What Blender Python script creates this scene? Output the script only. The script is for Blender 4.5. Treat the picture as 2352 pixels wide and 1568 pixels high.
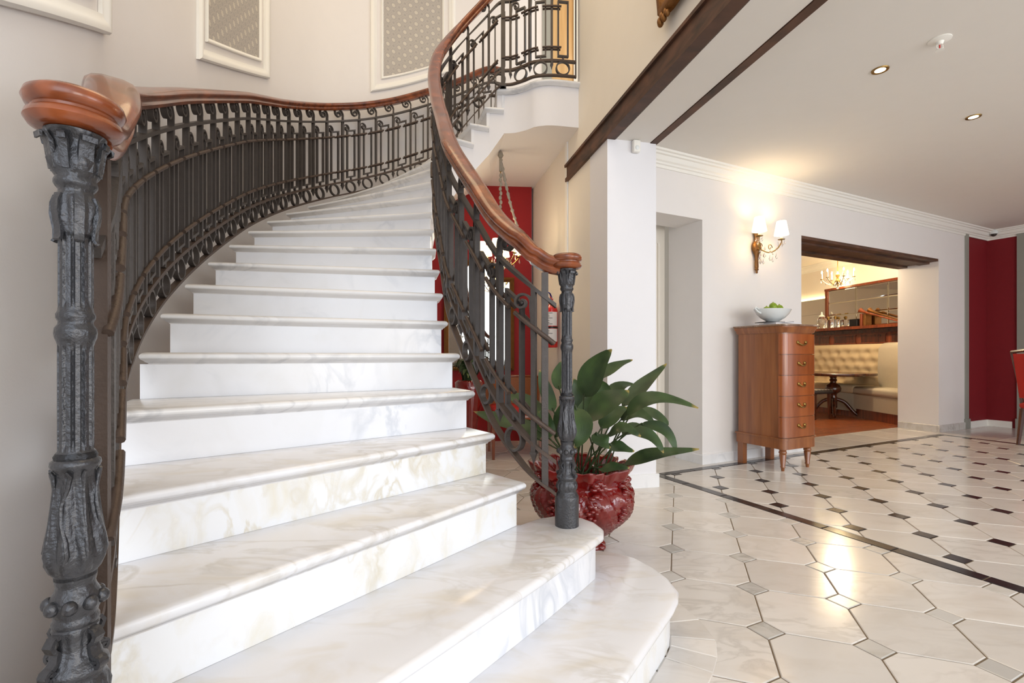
import bpy, bmesh, math, random
from mathutils import Vector, Matrix, noise
random.seed(7)
S = bpy.context.scene
COL = S.collection
for o in list(bpy.data.objects): bpy.data.objects.remove(o)
PI = math.pi
# ------------------------------------------------------------------ camera, world, large lights, exposure
EYE = 1.038
cd = bpy.data.cameras.new('camera'); cam = bpy.data.objects.new('camera', cd); COL.objects.link(cam)
cd.sensor_fit = 'HORIZONTAL'; cd.sensor_width = 36.0; cd.lens = 36.0*1100/2352; cd.shift_y = 32.5/2352; cd.clip_start = .02
cam.location = (0, 0, EYE); cam.rotation_euler = (PI/2, 0, 0); S.camera = cam
w = bpy.data.worlds.new('world'); S.world = w; w.use_nodes = True
w.node_tree.nodes['Background'].inputs[0].default_value = (.885, .94, 1.0, 1)
w.node_tree.nodes['Background'].inputs[1].default_value = 1.55
vs = S.view_settings; vs.view_transform = 'Standard'; vs.look = 'None'; vs.gamma = 1; vs.use_curve_mapping = False
vs.exposure = 0.04
def area(name, loc, target, sx, sy, watts, color=(1, 1, 1)):
    l = bpy.data.lights.new(name, 'AREA'); l.shape = 'RECTANGLE'; l.size = sx; l.size_y = sy; l.energy = watts; l.color = color
    o = bpy.data.objects.new(name, l); COL.objects.link(o); o.location = loc
    o.rotation_euler = (Vector(target)-Vector(loc)).to_track_quat('-Z', 'Y').to_euler(); return o
def point(name, loc, watts, color=(1, .78, .5), rad=.03):
    l = bpy.data.lights.new(name, 'POINT'); l.energy = watts; l.color = color; l.shadow_soft_size = rad
    o = bpy.data.objects.new(name, l); COL.objects.link(o); o.location = loc; return o
area('assumed_window_light', (.5, -4.0, 2.5), (-.2, 2.4, 1.7), 3.0, 3.2, 55, (.80, .90, 1.0))  # assumed daylight opening behind the camera, unseen and not built
area('hall_fill_light', (4.2, -3.6, 1.7), (4.0, 4, 1.5), 3.0, 2.4, 120, (1, .93, .82))  # added unseen fill, lifts the hall ceiling and warms its far end
area('side_fill_light', (6.3, -.9, 1.6), (-1.0, 1.6, 1.3), 2.6, 2.2, 72, (.88, .94, 1.0))  # extra fill from the right, added to brighten the lower left wall
area('stairwell_warm_fill', (-.6, 2.4, 6.15), (-.6, 2.6, 0), 2.2, 3.2, 64, (1, .78, .47))  # added amber fill below the closed ceiling, warms the upper stairwell walls

# ------------------------------------------------------------------ mesh helpers
class MB:
    def __init__(s): s.v = []; s.f = []
    def add(s, vs, fs):
        n = len(s.v); s.v += [tuple(p) for p in vs]; s.f += [tuple(i+n for i in f) for f in fs]; return s
    def box(s, c, size, rz=0, M=None):
        hx, hy, hz = [q/2 for q in size]; ca, sa = math.cos(rz), math.sin(rz)
        vs = []
        for x, y, z in ((-1,-1,-1),(1,-1,-1),(1,1,-1),(-1,1,-1),(-1,-1,1),(1,-1,1),(1,1,1),(-1,1,1)):
            X, Y, Z = x*hx, y*hy, z*hz
            vs.append((c[0]+X*ca-Y*sa, c[1]+X*sa+Y*ca, c[2]+Z))
        return s.add(vs, [(0,3,2,1),(4,5,6,7),(0,1,5,4),(1,2,6,5),(2,3,7,6),(3,0,4,7)])
    def rbox(s, c, size, r, rz=0, n=2):
        # box with rounded vertical and horizontal edges (bevelled)
        bm = bmesh.new(); bmesh.ops.create_cube(bm, size=1); 
        for v in bm.verts: v.co = Vector((v.co.x*size[0], v.co.y*size[1], v.co.z*size[2]))
        bmesh.ops.bevel(bm, geom=bm.edges[:], offset=r, segments=n, affect='EDGES', profile=.5)
        R = Matrix.Rotation(rz, 3, 'Z'); bm.verts.ensure_lookup_table()
        vs = [R @ v.co + Vector(c) for v in bm.verts]; fs = [tuple(v.index for v in f.verts) for f in bm.faces]
        bm.free(); return s.add(vs, fs)
    def prism(s, poly, z0, z1):
        n = len(poly)
        vs = [(p[0], p[1], z0) for p in poly]+[(p[0], p[1], z1) for p in poly]
        fs = [tuple(range(n-1, -1, -1)), tuple(range(n, 2*n))]+[(i, (i+1) % n, n+(i+1) % n, n+i) for i in range(n)]
        return s.add(vs, fs)
    def rings(s, rings, cap0=True, cap1=True, closed=False):
        n = len(rings[0]); m = len(rings); vs = [p for r in rings for p in r]; fs = []
        for i in range(m if closed else m-1):
            a, b = i*n, ((i+1) % m)*n
            for j in range(n): fs.append((a+j, a+(j+1) % n, b+(j+1) % n, b+j))
        if not closed:
            if cap0: fs.append(tuple(range(n-1, -1, -1)))
            if cap1: fs.append(tuple(range((m-1)*n, m*n)))
        return s.add(vs, fs)
    def lathe(s, prof, seg=24, c=(0,0,0), fn=None, cap0=True, cap1=True):
        R = []
        for r, z in prof:
            ring = []
            for j in range(seg):
                a = 2*PI*j/seg; rr = fn(r, z, a) if fn else r
                ring.append((c[0]+rr*math.cos(a), c[1]+rr*math.sin(a), c[2]+z))
            R.append(ring)
        return s.rings(R, cap0, cap1)
    def tube(s, pts, r, seg=8, closed=False, flat=1.0):
        pts = [Vector(p) for p in pts]; m = len(pts); R = []; N = None
        for i, p in enumerate(pts):
            a = pts[i-1] if (i > 0 or closed) else p; b = pts[(i+1) % m] if (i < m-1 or closed) else p
            T = (b-a); T = T.normalized() if T.length > 1e-9 else Vector((0, 0, 1))
            if N is None:
                N = T.cross(Vector((0, 0, 1))); 
                if N.length < .05: N = T.cross(Vector((1, 0, 0)))
            N = (N - T*N.dot(T)); N = N.normalized() if N.length > 1e-6 else T.orthogonal().normalized()
            B = T.cross(N); rr = r[i] if isinstance(r, (list, tuple)) else r
            R.append([p+N*(rr*math.cos(2*PI*j/seg))+B*(rr*flat*math.sin(2*PI*j/seg)) for j in range(seg)])
        return s.rings(R, closed=closed)
    def sphere(s, c, r, seg=10, ring=7, sc=(1,1,1)):
        R = []
        for i in range(1, ring):
            t = PI*i/ring
            R.append([(c[0]+r*sc[0]*math.sin(t)*math.cos(2*PI*j/seg), c[1]+r*sc[1]*math.sin(t)*math.sin(2*PI*j/seg), c[2]-r*sc[2]*math.cos(t)) for j in range(seg)])
        n = len(s.v); s.rings(R, False, False); m = len(s.v)
        s.v += [(c[0], c[1], c[2]-r*sc[2]), (c[0], c[1], c[2]+r*sc[2])]; k = n+(ring-2)*seg
        for j in range(seg):
            s.f.append((m, n+(j+1) % seg, n+j)); s.f.append((m+1, k+j, k+(j+1) % seg))
        return s
    def drop(s, c, r, h, seg=6):   # faceted crystal, hanging from c
        x, y, z = c
        top = (x, y, z); bot = (x, y, z-h); ring = [(x+r*math.cos(2*PI*j/seg), y+r*math.sin(2*PI*j/seg), z-h*.68) for j in range(seg)]
        n = len(s.v); s.v += [top, bot]+ring
        for j in range(seg):
            s.f.append((n, n+2+j, n+2+(j+1) % seg)); s.f.append((n+1, n+2+(j+1) % seg, n+2+j))
        return s
    def sweep(s, path, prof, closed_prof=True, plumb=False, cap=True):
        path = [Vector(p) for p in path]; R = []
        for i, p in enumerate(path):
            a = path[max(0, i-1)]; b = path[min(len(path)-1, i+1)]; T = (b-a).normalized()
            N = Vector((T.y, -T.x, 0)); N = N.normalized() if N.length > 1e-6 else Vector((1, 0, 0))
            U = Vector((0, 0, 1)) if plumb else N.cross(T)
            R.append([p+N*n+U*h for n, h in prof])
        return s.rings(R, cap, cap)
    def ring_strip(s, pts2, t, d, f):  # flat bar bent along a 2D path (x, z), thickness t in-plane, depth d across; f maps (x, n, z)
        R = []; m = len(pts2)
        for i in range(m):
            a = pts2[max(0, i-1)]; b = pts2[min(m-1, i+1)]; tx, tz = b[0]-a[0], b[1]-a[1]; L = math.hypot(tx, tz) or 1
            nx, nz = -tz/L, tx/L; tt = t[i] if isinstance(t, (list, tuple)) else t
            x, z = pts2[i]
            R.append([f(x+nx*tt/2, -d/2, z+nz*tt/2), f(x+nx*tt/2, d/2, z+nz*tt/2), f(x-nx*tt/2, d/2, z-nz*tt/2), f(x-nx*tt/2, -d/2, z-nz*tt/2)])
        return s.rings(R)
    def xf(s, M): s.v = [tuple(M @ Vector(p)) for p in s.v]; return s
    def mesh(s, name, m, smooth=35):
        me = bpy.data.meshes.new(name); me.from_pydata([tuple(p) for p in s.v], [], s.f); me.update()
        bm = bmesh.new(); bm.from_mesh(me); bmesh.ops.recalc_face_normals(bm, faces=bm.faces[:]); bm.to_mesh(me); bm.free()
        if m: me.materials.append(m)
        if smooth:
            me.polygons.foreach_set('use_smooth', [True]*len(me.polygons)); me.set_sharp_from_angle(angle=math.radians(smooth))
        return me
    def build(s, name, m, parent=None, loc=None, rz=0, smooth=35):
        return link(name, s.mesh(name, m, smooth), parent, loc, rz)
def link(name, me, parent=None, loc=None, rz=0):
    o = bpy.data.objects.new(name, me); COL.objects.link(o)
    if parent is not None: o.parent = parent
    if loc is not None: o.location = loc
    o.rotation_euler.z = rz; return o
def thing(name, label, cat, loc=(0,0,0), rz=0, group=None):
    o = bpy.data.objects.new(name, None); COL.objects.link(o); o.empty_display_size = .05
    o.location = loc; o.rotation_euler.z = rz; return tag(o, label, cat, group)
def tag(o, label, cat=None, group=None):
    o['label'] = label
    if cat: o['category'] = cat
    if group: o['group'] = group
    return o
def struct(o, label=None):
    o['kind'] = 'structure'
    if label: o['label'] = label
    return o
def cr(pts, n=8, closed=False):   # Catmull-Rom through points (tuples of any length)
    out = []; m = len(pts); d = len(pts[0])
    for i in range(m-1):
        p0, p1, p2, p3 = pts[max(0, i-1)], pts[i], pts[i+1], pts[min(m-1, i+2)]
        for j in range(n):
            t = j/n
            out.append(tuple(.5*(2*p1[q]+(p2[q]-p0[q])*t+(2*p0[q]-5*p1[q]+4*p2[q]-p3[q])*t*t+(3*p1[q]-p0[q]-3*p2[q]+p3[q])*t**3) for q in range(d)))
    out.append(tuple(pts[-1])); return out
def offset_poly(poly, ds):        # inward offset of a CCW polygon, one distance per edge (edge i: i -> i+1)
    n = len(poly); lines = []
    for i in range(n):
        (x0, y0), (x1, y1) = poly[i], poly[(i+1) % n]; L = math.hypot(x1-x0, y1-y0) or 1e-9
        nx, ny = -(y1-y0)/L, (x1-x0)/L; lines.append((nx, ny, nx*x0+ny*y0+ds[i]))
    out = []
    for i in range(n):
        a, b = lines[i-1], lines[i]; det = a[0]*b[1]-a[1]*b[0]
        if abs(det) < .08:
            x, y = poly[i]; d = (ds[i-1]+ds[i])/2; out.append((x+b[0]*d, y+b[1]*d))
        else: out.append(((a[2]*b[1]-a[1]*b[2])/det, (a[0]*b[2]-a[2]*b[0])/det))
    return out
def ccw(poly):
    A = sum(poly[i-1][0]*poly[i][1]-poly[i][0]*poly[i-1][1] for i in range(len(poly)))
    return poly if A > 0 else poly[::-1]
def clip(poly, nx, ny, d):        # keep nx*x+ny*y >= d
    out = []
    for i in range(len(poly)):
        p, q = poly[i-1], poly[i]; a, b = nx*p[0]+ny*p[1]-d, nx*q[0]+ny*q[1]-d
        if (a >= 0) != (b >= 0): t = a/(a-b); out.append((p[0]+(q[0]-p[0])*t, p[1]+(q[1]-p[1])*t))
        if b >= 0: out.append(q)
    return out

# ------------------------------------------------------------------ materials
def srgb(r, g, b): return tuple((c/255/12.92 if c/255 <= .04045 else ((c/255+.055)/1.055)**2.4) for c in (r, g, b))+(1,)
def newmat(name):
    m = bpy.data.materials.new(name); m.use_nodes = True; nt = m.node_tree; return m, nt, nt.nodes['Principled BSDF']
def N(nt, t, **k):
    n = nt.nodes.new(t)
    for a, b in k.items(): setattr(n, a, b)
    return n
def plain(name, col, rough=.5, metal=0., var=.06, scale=8., bump=0., bscale=60., spec=.5, coat=0., emit=0., ecol=None, trans=0., ior=1.45, alpha=None):
    m, nt, p = newmat(name); L = nt.links.new
    tc = N(nt, 'ShaderNodeTexCoord')
    if var > 0:
        nz = N(nt, 'ShaderNodeTexNoise'); nz.inputs['Scale'].default_value = scale; nz.inputs['Detail'].default_value = 4; L(tc.outputs['Object'], nz.inputs['Vector'])
        mx = N(nt, 'ShaderNodeMix', data_type='RGBA'); L(nz.outputs['Fac'], mx.inputs[0])
        mx.inputs[6].default_value = tuple(c*(1-var) for c in col[:3])+(1,); mx.inputs[7].default_value = tuple(min(1, c*(1+var)) for c in col[:3])+(1,)
        L(mx.outputs[2], p.inputs['Base Color'])
    else: p.inputs['Base Color'].default_value = col
    if bump > 0:
        nb = N(nt, 'ShaderNodeTexNoise'); nb.inputs['Scale'].default_value = bscale; nb.inputs['Detail'].default_value = 3; L(tc.outputs['Object'], nb.inputs['Vector'])
        bp = N(nt, 'ShaderNodeBump'); bp.inputs['Strength'].default_value = bump; bp.inputs['Distance'].default_value = .01; L(nb.outputs['Fac'], bp.inputs['Height']); L(bp.outputs[0], p.inputs['Normal'])
    p.inputs['Roughness'].default_value = rough; p.inputs['Metallic'].default_value = metal; p.inputs['Specular IOR Level'].default_value = spec
    p.inputs['Coat Weight'].default_value = coat; p.inputs['Coat Roughness'].default_value = .08
    p.inputs['Transmission Weight'].default_value = trans; p.inputs['IOR'].default_value = ior
    if emit: p.inputs['Emission Strength'].default_value = emit; p.inputs['Emission Color'].default_value = ecol or col
    return m
def marble(name, base, vein, stain, rough=.18, vscale=1.6, tint=0., stain_amt=.5):
    m, nt, p = newmat(name); L = nt.links.new
    tc = N(nt, 'ShaderNodeTexCoord'); oi = N(nt, 'ShaderNodeObjectInfo')
    mul = N(nt, 'ShaderNodeVectorMath', operation='SCALE'); mul.inputs[0].default_value = (37, 53, 29); L(oi.outputs['Random'], mul.inputs['Scale'])
    ad = N(nt, 'ShaderNodeVectorMath', operation='ADD'); L(tc.outputs['Object'], ad.inputs[0]); L(mul.outputs[0], ad.inputs[1])
    mp = N(nt, 'ShaderNodeMapping'); mp.inputs['Rotation'].default_value = (.5, .9, .6); mp.inputs['Scale'].default_value = (1, 2.2, 1); L(ad.outputs[0], mp.inputs['Vector'])
    n1 = N(nt, 'ShaderNodeTexNoise'); n1.inputs['Scale'].default_value = vscale*2; n1.inputs['Detail'].default_value = 8; n1.inputs['Distortion'].default_value = 1.2; L(mp.outputs[0], n1.inputs['Vector'])
    r1 = N(nt, 'ShaderNodeValToRGB'); e = r1.color_ramp.elements; e[0].position = .44; e[0].color = (0, 0, 0, 1); e[1].position = .56; e[1].color = (0, 0, 0, 1)
    x = e.new(.5); x.color = (1, 1, 1, 1); L(n1.outputs['Fac'], r1.inputs[0])
    n3 = N(nt, 'ShaderNodeTexNoise'); n3.inputs['Scale'].default_value = vscale*1.1; n3.inputs['Detail'].default_value = 3; L(ad.outputs[0], n3.inputs['Vector'])
    r3 = N(nt, 'ShaderNodeValToRGB'); r3.color_ramp.elements[0].position = .45; r3.color_ramp.elements[1].position = .68; L(n3.outputs['Fac'], r3.inputs[0])
    vm = N(nt, 'ShaderNodeMath', operation='MULTIPLY'); L(r1.outputs[0], vm.inputs[0]); L(r3.outputs[0], vm.inputs[1])
    n2 = N(nt, 'ShaderNodeTexNoise'); n2.inputs['Scale'].default_value = vscale*2.4; n2.inputs['Detail'].default_value = 7; n2.inputs['Distortion'].default_value = .6; L(mp.outputs[0], n2.inputs['Vector'])
    r2 = N(nt, 'ShaderNodeValToRGB'); r2.color_ramp.elements[0].position = .5; r2.color_ramp.elements[1].position = .72; L(n2.outputs['Fac'], r2.inputs[0])
    sm = N(nt, 'ShaderNodeMath', operation='MULTIPLY'); sm.inputs[1].default_value = stain_amt; L(r2.outputs[0], sm.inputs[0])
    a = N(nt, 'ShaderNodeMix', data_type='RGBA'); a.inputs[6].default_value = base; a.inputs[7].default_value = stain; L(sm.outputs[0], a.inputs[0])
    b = N(nt, 'ShaderNodeMix', data_type='RGBA'); L(a.outputs[2], b.inputs[6]); b.inputs[7].default_value = vein; L(vm.outputs[0], b.inputs[0])
    hv = N(nt, 'ShaderNodeHueSaturation'); L(b.outputs[2], hv.inputs['Color'])
    mr = N(nt, 'ShaderNodeMapRange'); mr.inputs[3].default_value = 1-tint; mr.inputs[4].default_value = 1+tint*.4; L(oi.outputs['Random'], mr.inputs[0]); L(mr.outputs[0], hv.inputs['Value'])
    L(hv.outputs[0], p.inputs['Base Color'])
    rr = N(nt, 'ShaderNodeMapRange'); rr.inputs[3].default_value = rough*.75; rr.inputs[4].default_value = rough*1.35; L(n2.outputs['Fac'], rr.inputs[0]); L(rr.outputs[0], p.inputs['Roughness'])
    return m
def wood(name, c1, c2, rough=.3, scale=3., coat=.3, rot=(0, 0, 0), stretch=(12, 12, .6)):
    m, nt, p = newmat(name); L = nt.links.new
    tc = N(nt, 'ShaderNodeTexCoord'); mp = N(nt, 'ShaderNodeMapping'); mp.inputs['Scale'].default_value = stretch; mp.inputs['Rotation'].default_value = rot; L(tc.outputs['Object'], mp.inputs['Vector'])
    n1 = N(nt, 'ShaderNodeTexNoise'); n1.inputs['Scale'].default_value = scale; n1.inputs['Detail'].default_value = 6; n1.inputs['Distortion'].default_value = .5; L(mp.outputs[0], n1.inputs['Vector'])
    r = N(nt, 'ShaderNodeValToRGB'); r.color_ramp.elements[0].color = c1; r.color_ramp.elements[1].color = c2; r.color_ramp.elements[0].position = .3; r.color_ramp.elements[1].position = .7; L(n1.outputs['Fac'], r.inputs[0])
    oi = N(nt, 'ShaderNodeObjectInfo'); hv = N(nt, 'ShaderNodeHueSaturation'); mr = N(nt, 'ShaderNodeMapRange'); mr.inputs[3].default_value = .88; mr.inputs[4].default_value = 1.12; L(oi.outputs['Random'], mr.inputs[0]); L(mr.outputs[0], hv.inputs['Value'])
    L(r.outputs[0], hv.inputs['Color']); L(hv.outputs[0], p.inputs['Base Color']); p.inputs['Roughness'].default_value = rough; p.inputs['Coat Weight'].default_value = coat; p.inputs['Coat Roughness'].default_value = .1
    return m
M = {}
M['wall'] = plain('wall_plaster', srgb(231, 227, 225), .75, var=.015, bump=.05, bscale=140)
M['wallw'] = plain('white_plaster', srgb(232, 231, 235), .7, var=.01, bump=.04, bscale=140)
M['wallc'] = plain('cream_plaster', srgb(236, 229, 218), .75, var=.015, bump=.05, bscale=140)
M['ceil'] = plain('ceiling_paint', srgb(232, 228, 222), .8, var=.015)
M['trimw'] = plain('white_trim', srgb(240, 238, 232), .45, var=.01)
M['red'] = plain('red_paint', srgb(150, 22, 26), .7, var=.08, scale=20, bump=.1, bscale=200)
M['darkred'] = plain('dark_red_paint', srgb(128, 20, 30), .7, var=.06, scale=20, bump=.1, bscale=200)
M['grey'] = plain('grey_trim', srgb(150, 150, 142), .5, var=.03)
M['tread'] = marble('tread_marble', srgb(236, 236, 238), srgb(203, 204, 208), srgb(222, 219, 216), .2, 1.3, .03, .4)
M['riser'] = marble('riser_marble', srgb(237, 238, 243), srgb(204, 208, 217), srgb(226, 225, 224), .22, 1.3, .03, .4)
M['riser2'] = marble('stained_riser_marble', srgb(236, 237, 240), srgb(216, 209, 194), srgb(222, 213, 190), .25, 2.2, .02, .7)
M['tread2'] = marble('stained_tread_marble', srgb(234, 234, 238), srgb(202, 197, 190), srgb(220, 212, 198), .17, 1.7, .02, .7)
M['tile'] = marble('floor_marble', srgb(222, 217, 212), srgb(202, 196, 190), srgb(210, 202, 193), .14, 1.6, .12, .7)
M['tilesq'] = marble('small_square_marble', srgb(210, 207, 203), srgb(180, 176, 170), srgb(186, 180, 170), .2, 2.5, .2, .7)
M['tileblack'] = marble('black_inset_marble', srgb(44, 40, 42), srgb(88, 82, 80), srgb(62, 54, 54), .14, 2.5, .3, .4)
M['grout'] = plain('grout', srgb(128, 112, 92), .8, var=.1, scale=30)
M['iron'] = plain('wrought_iron', srgb(74, 68, 65), .45, metal=.4, var=.2, scale=30, bump=.12, bscale=160)
M['ironr'] = plain('wrought_iron_rusty', srgb(80, 66, 58), .5, metal=.3, var=.22, scale=25, bump=.15, bscale=160)
M['cast'] = plain('cast_iron', srgb(76, 76, 79), .33, metal=.6, var=.15, scale=40, bump=.25, bscale=120)
M['rail'] = wood('varnished_handrail', srgb(84, 37, 17), srgb(150, 78, 40), .26, 2.2, .35, stretch=(6, 6, 6))
M['beam'] = wood('rusty_beam', srgb(58, 42, 34), srgb(104, 70, 52), .6, 2., 0, stretch=(3, 3, 8))
M['chest'] = wood('satinwood', srgb(122, 68, 32), srgb(154, 94, 50), .28, 2.4, .5, stretch=(9, 9, .7))
M['chestd'] = wood('satinwood_front', srgb(132, 68, 28), srgb(162, 90, 42), .24, 2., .6, stretch=(7, 7, .8))
M['darkwood'] = wood('dark_wood', srgb(52, 24, 14), srgb(92, 44, 24), .25, 2., .5)
M['redwood'] = wood('mahogany', srgb(98, 42, 20), srgb(142, 70, 34), .3, 2., .4)
M['parquet'] = wood('parquet', srgb(112, 50, 24), srgb(176, 98, 54), .28, 2.6, .3, stretch=(9, 1, 9))
M['brass'] = plain('brass', srgb(150, 120, 66), .35, metal=.9, var=.2, scale=40)
M['gilt'] = plain('gilt', srgb(128, 86, 42), .42, metal=.6, var=.25, scale=30, bump=.3, bscale=90)
M['mirror'] = plain('mirror_glass', srgb(225, 222, 212), .02, metal=1, var=0)
M['glass'] = plain('crystal', (1, 1, 1, 1), .02, var=0, trans=1, ior=1.5)
M['ceramicw'] = plain('white_ceramic', srgb(225, 230, 230), .15, var=.02, coat=.5)
M['pot'] = plain('red_glaze', srgb(118, 16, 14), .1, var=.25, scale=14, coat=1.0, bump=.1, bscale=30)
M['soil'] = plain('soil', srgb(60, 50, 42), .9, var=.3, scale=40, bump=.6, bscale=60)
M['stem'] = plain('leaf_stem', srgb(52, 66, 36), .5, var=.2)
M['fabric'] = plain('cream_upholstery', srgb(206, 186, 150), .85, var=.05, scale=30, bump=.15, bscale=300)
M['fabricg'] = plain('beige_upholstery', srgb(190, 180, 160), .85, var=.05, scale=30, bump=.15, bscale=300)
M['redcloth'] = plain('red_cloth', srgb(170, 30, 26), .7, var=.1)
M['black'] = plain('black_plastic', srgb(20, 20, 22), .4, var=.05)
M['dark'] = plain('dark_paint', srgb(50, 45, 42), .5, var=.1)
M['exred'] = plain('extinguisher_red', srgb(200, 24, 24), .25, var=.03, coat=.5)
M['paper'] = plain('paper', srgb(225, 222, 224), .7, var=.03)
M['blue'] = plain('blue_plastic', srgb(30, 50, 150), .4, var=.05)
M['lime'] = plain('lime_peel', srgb(132, 158, 40), .35, var=.2, scale=14, bump=.15, bscale=160)
M['browntop'] = marble('brown_marble', srgb(140, 112, 92), srgb(200, 186, 170), srgb(100, 76, 60), .15, 5, 0, .6)
M['candle'] = plain('candle_sleeve', srgb(245, 225, 180), .5, var=.02)
M['bulb'] = plain('bulb_glow', (1, .82, .5, 1), .3, var=0, emit=22, ecol=(1, .76, .42, 1))
M['shade'] = plain('lamp_shade', srgb(250, 236, 205), .8, var=.02, emit=2.6, ecol=(1, .82, .52, 1))
M['spot'] = plain('spot_lamp', (1, .85, .55, 1), .3, var=0, emit=8, ecol=(1, .83, .5, 1))
M['led'] = plain('cove_light', (1, .8, .4, 1), .3, var=0, emit=9, ecol=(1, .78, .38, 1))
M['chain'] = plain('chain_sleeve', srgb(150, 142, 130), .7, var=.15, scale=60)
M['cane'] = plain('woven_cane', srgb(140, 84, 48), .6, var=.35, scale=120)
M['door'] = wood('light_door', srgb(186, 146, 92), srgb(206, 170, 116), .4, 2., .2)
def leafmat():
    m, nt, p = newmat('leaf_green'); L = nt.links.new
    uv = N(nt, 'ShaderNodeUVMap'); sx = N(nt, 'ShaderNodeSeparateXYZ'); L(uv.outputs[0], sx.inputs[0])
    tc = N(nt, 'ShaderNodeTexCoord'); nz = N(nt, 'ShaderNodeTexNoise'); nz.inputs['Scale'].default_value = 9; L(tc.outputs['Object'], nz.inputs['Vector'])
    r = N(nt, 'ShaderNodeValToRGB'); r.color_ramp.elements[0].color = srgb(34, 54, 26); r.color_ramp.elements[1].color = srgb(66, 90, 46); r.color_ramp.elements[0].position = .3; r.color_ramp.elements[1].position = .75; L(nz.outputs['Fac'], r.inputs[0])
    wv = N(nt, 'ShaderNodeMath', operation='SINE'); mu = N(nt, 'ShaderNodeMath', operation='MULTIPLY'); mu.inputs[1].default_value = 120; L(sx.outputs[0], mu.inputs[0]); L(mu.outputs[0], wv.inputs[0])
    bp = N(nt, 'ShaderNodeBump'); bp.inputs['Strength'].default_value = .25; bp.inputs['Distance'].default_value = .002; L(wv.outputs[0], bp.inputs['Height']); L(bp.outputs[0], p.inputs['Normal'])
    tip = N(nt, 'ShaderNodeValToRGB'); tip.color_ramp.elements[0].position = .93; tip.color_ramp.elements[1].position = .98; L(sx.outputs[1], tip.inputs[0])
    mx = N(nt, 'ShaderNodeMix', data_type='RGBA'); L(tip.outputs[0], mx.inputs[0]); L(r.outputs[0], mx.inputs[6]); mx.inputs[7].default_value = srgb(156, 136, 70); L(mx.outputs[2], p.inputs['Base Color'])
    p.inputs['Roughness'].default_value = .38; p.inputs['Specular IOR Level'].default_value = .45; return m
M['leaf'] = leafmat()
def paperpattern():
    m, nt, p = newmat('damask_wallpaper'); L = nt.links.new
    uv = N(nt, 'ShaderNodeUVMap'); mp = N(nt, 'ShaderNodeMapping'); mp.inputs['Rotation'].default_value = (0, 0, PI/4); mp.inputs['Scale'].default_value = (10.5, 10.5, 1); L(uv.outputs[0], mp.inputs['Vector'])
    fr = N(nt, 'ShaderNodeVectorMath', operation='FRACTION'); L(mp.outputs[0], fr.inputs[0])
    sb = N(nt, 'ShaderNodeVectorMath', operation='SUBTRACT'); sb.inputs[1].default_value = (.5, .5, 0); L(fr.outputs[0], sb.inputs[0])
    ln = N(nt, 'ShaderNodeVectorMath', operation='LENGTH'); L(sb.outputs[0], ln.inputs[0])
    # flower: petals modulated by the angle
    sp = N(nt, 'ShaderNodeSeparateXYZ'); L(sb.outputs[0], sp.inputs[0]); at = N(nt, 'ShaderNodeMath', operation='ARCTAN2'); L(sp.outputs[1], at.inputs[0]); L(sp.outputs[0], at.inputs[1])
    m8 = N(nt, 'ShaderNodeMath', operation='MULTIPLY'); m8.inputs[1].default_value = 8; L(at.outputs[0], m8.inputs[0]); co = N(nt, 'ShaderNodeMath', operation='COSINE'); L(m8.outputs[0], co.inputs[0])
    md = N(nt, 'ShaderNodeMath', operation='MULTIPLY_ADD'); md.inputs[1].default_value = .035; L(co.outputs[0], md.inputs[0]); L(ln.outputs['Value'], md.inputs[2])
    r = N(nt, 'ShaderNodeValToRGB'); e = r.color_ramp.elements; hi = srgb(200, 193, 180); lo = srgb(166, 160, 155); r.color_ramp.interpolation = 'LINEAR'
    e[0].position = 0; e[0].color = hi; e[1].position = .6; e[1].color = lo
    for ps, c in ((.2, hi), (.25, lo), (.34, lo), (.37, srgb(184, 177, 168)), (.41, srgb(184, 177, 168)), (.45, lo), (.56, srgb(188, 181, 171))): x = e.new(ps); x.color = c
    L(md.outputs[0], r.inputs[0]); L(r.outputs[0], p.inputs['Base Color']); p.inputs['Roughness'].default_value = .6; return m
M['paperwall'] = paperpattern()
# ------------------------------------------------------------------ layout axes of the hall (tile borders, walls)
TH = math.radians(25.8); E1 = (math.cos(TH), math.sin(TH)); E2 = (math.sin(TH), -math.cos(TH)); OX, OY = 1.274, 4.182
def ab(a, b): return (OX+a*E1[0]+b*E2[0], OY+a*E1[1]+b*E2[1])
def toab(x, y): dx, dy = x-OX, y-OY; return (dx*E1[0]+dy*E1[1], dx*E2[0]+dy*E2[1])
def abbox(mb, a0, a1, b0, b1, z0, z1): return mb.prism(ccw([ab(a0, b0), ab(a1, b0), ab(a1, b1), ab(a0, b1)]), z0, z1)
ZC = 2.87; ZB = 2.72; ZT = 6.3; RISE = .175
# wall along the staircase side (beam wall): line from the column corner, heading away
WB0 = (.739, 3.711); WBD = (-.2147, .9767); WBN = (.9767, .2147)
def wb(s, n=0): return (WB0[0]+WBD[0]*s+WBN[0]*n, WB0[1]+WBD[1]*s+WBN[1]*n)

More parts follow.
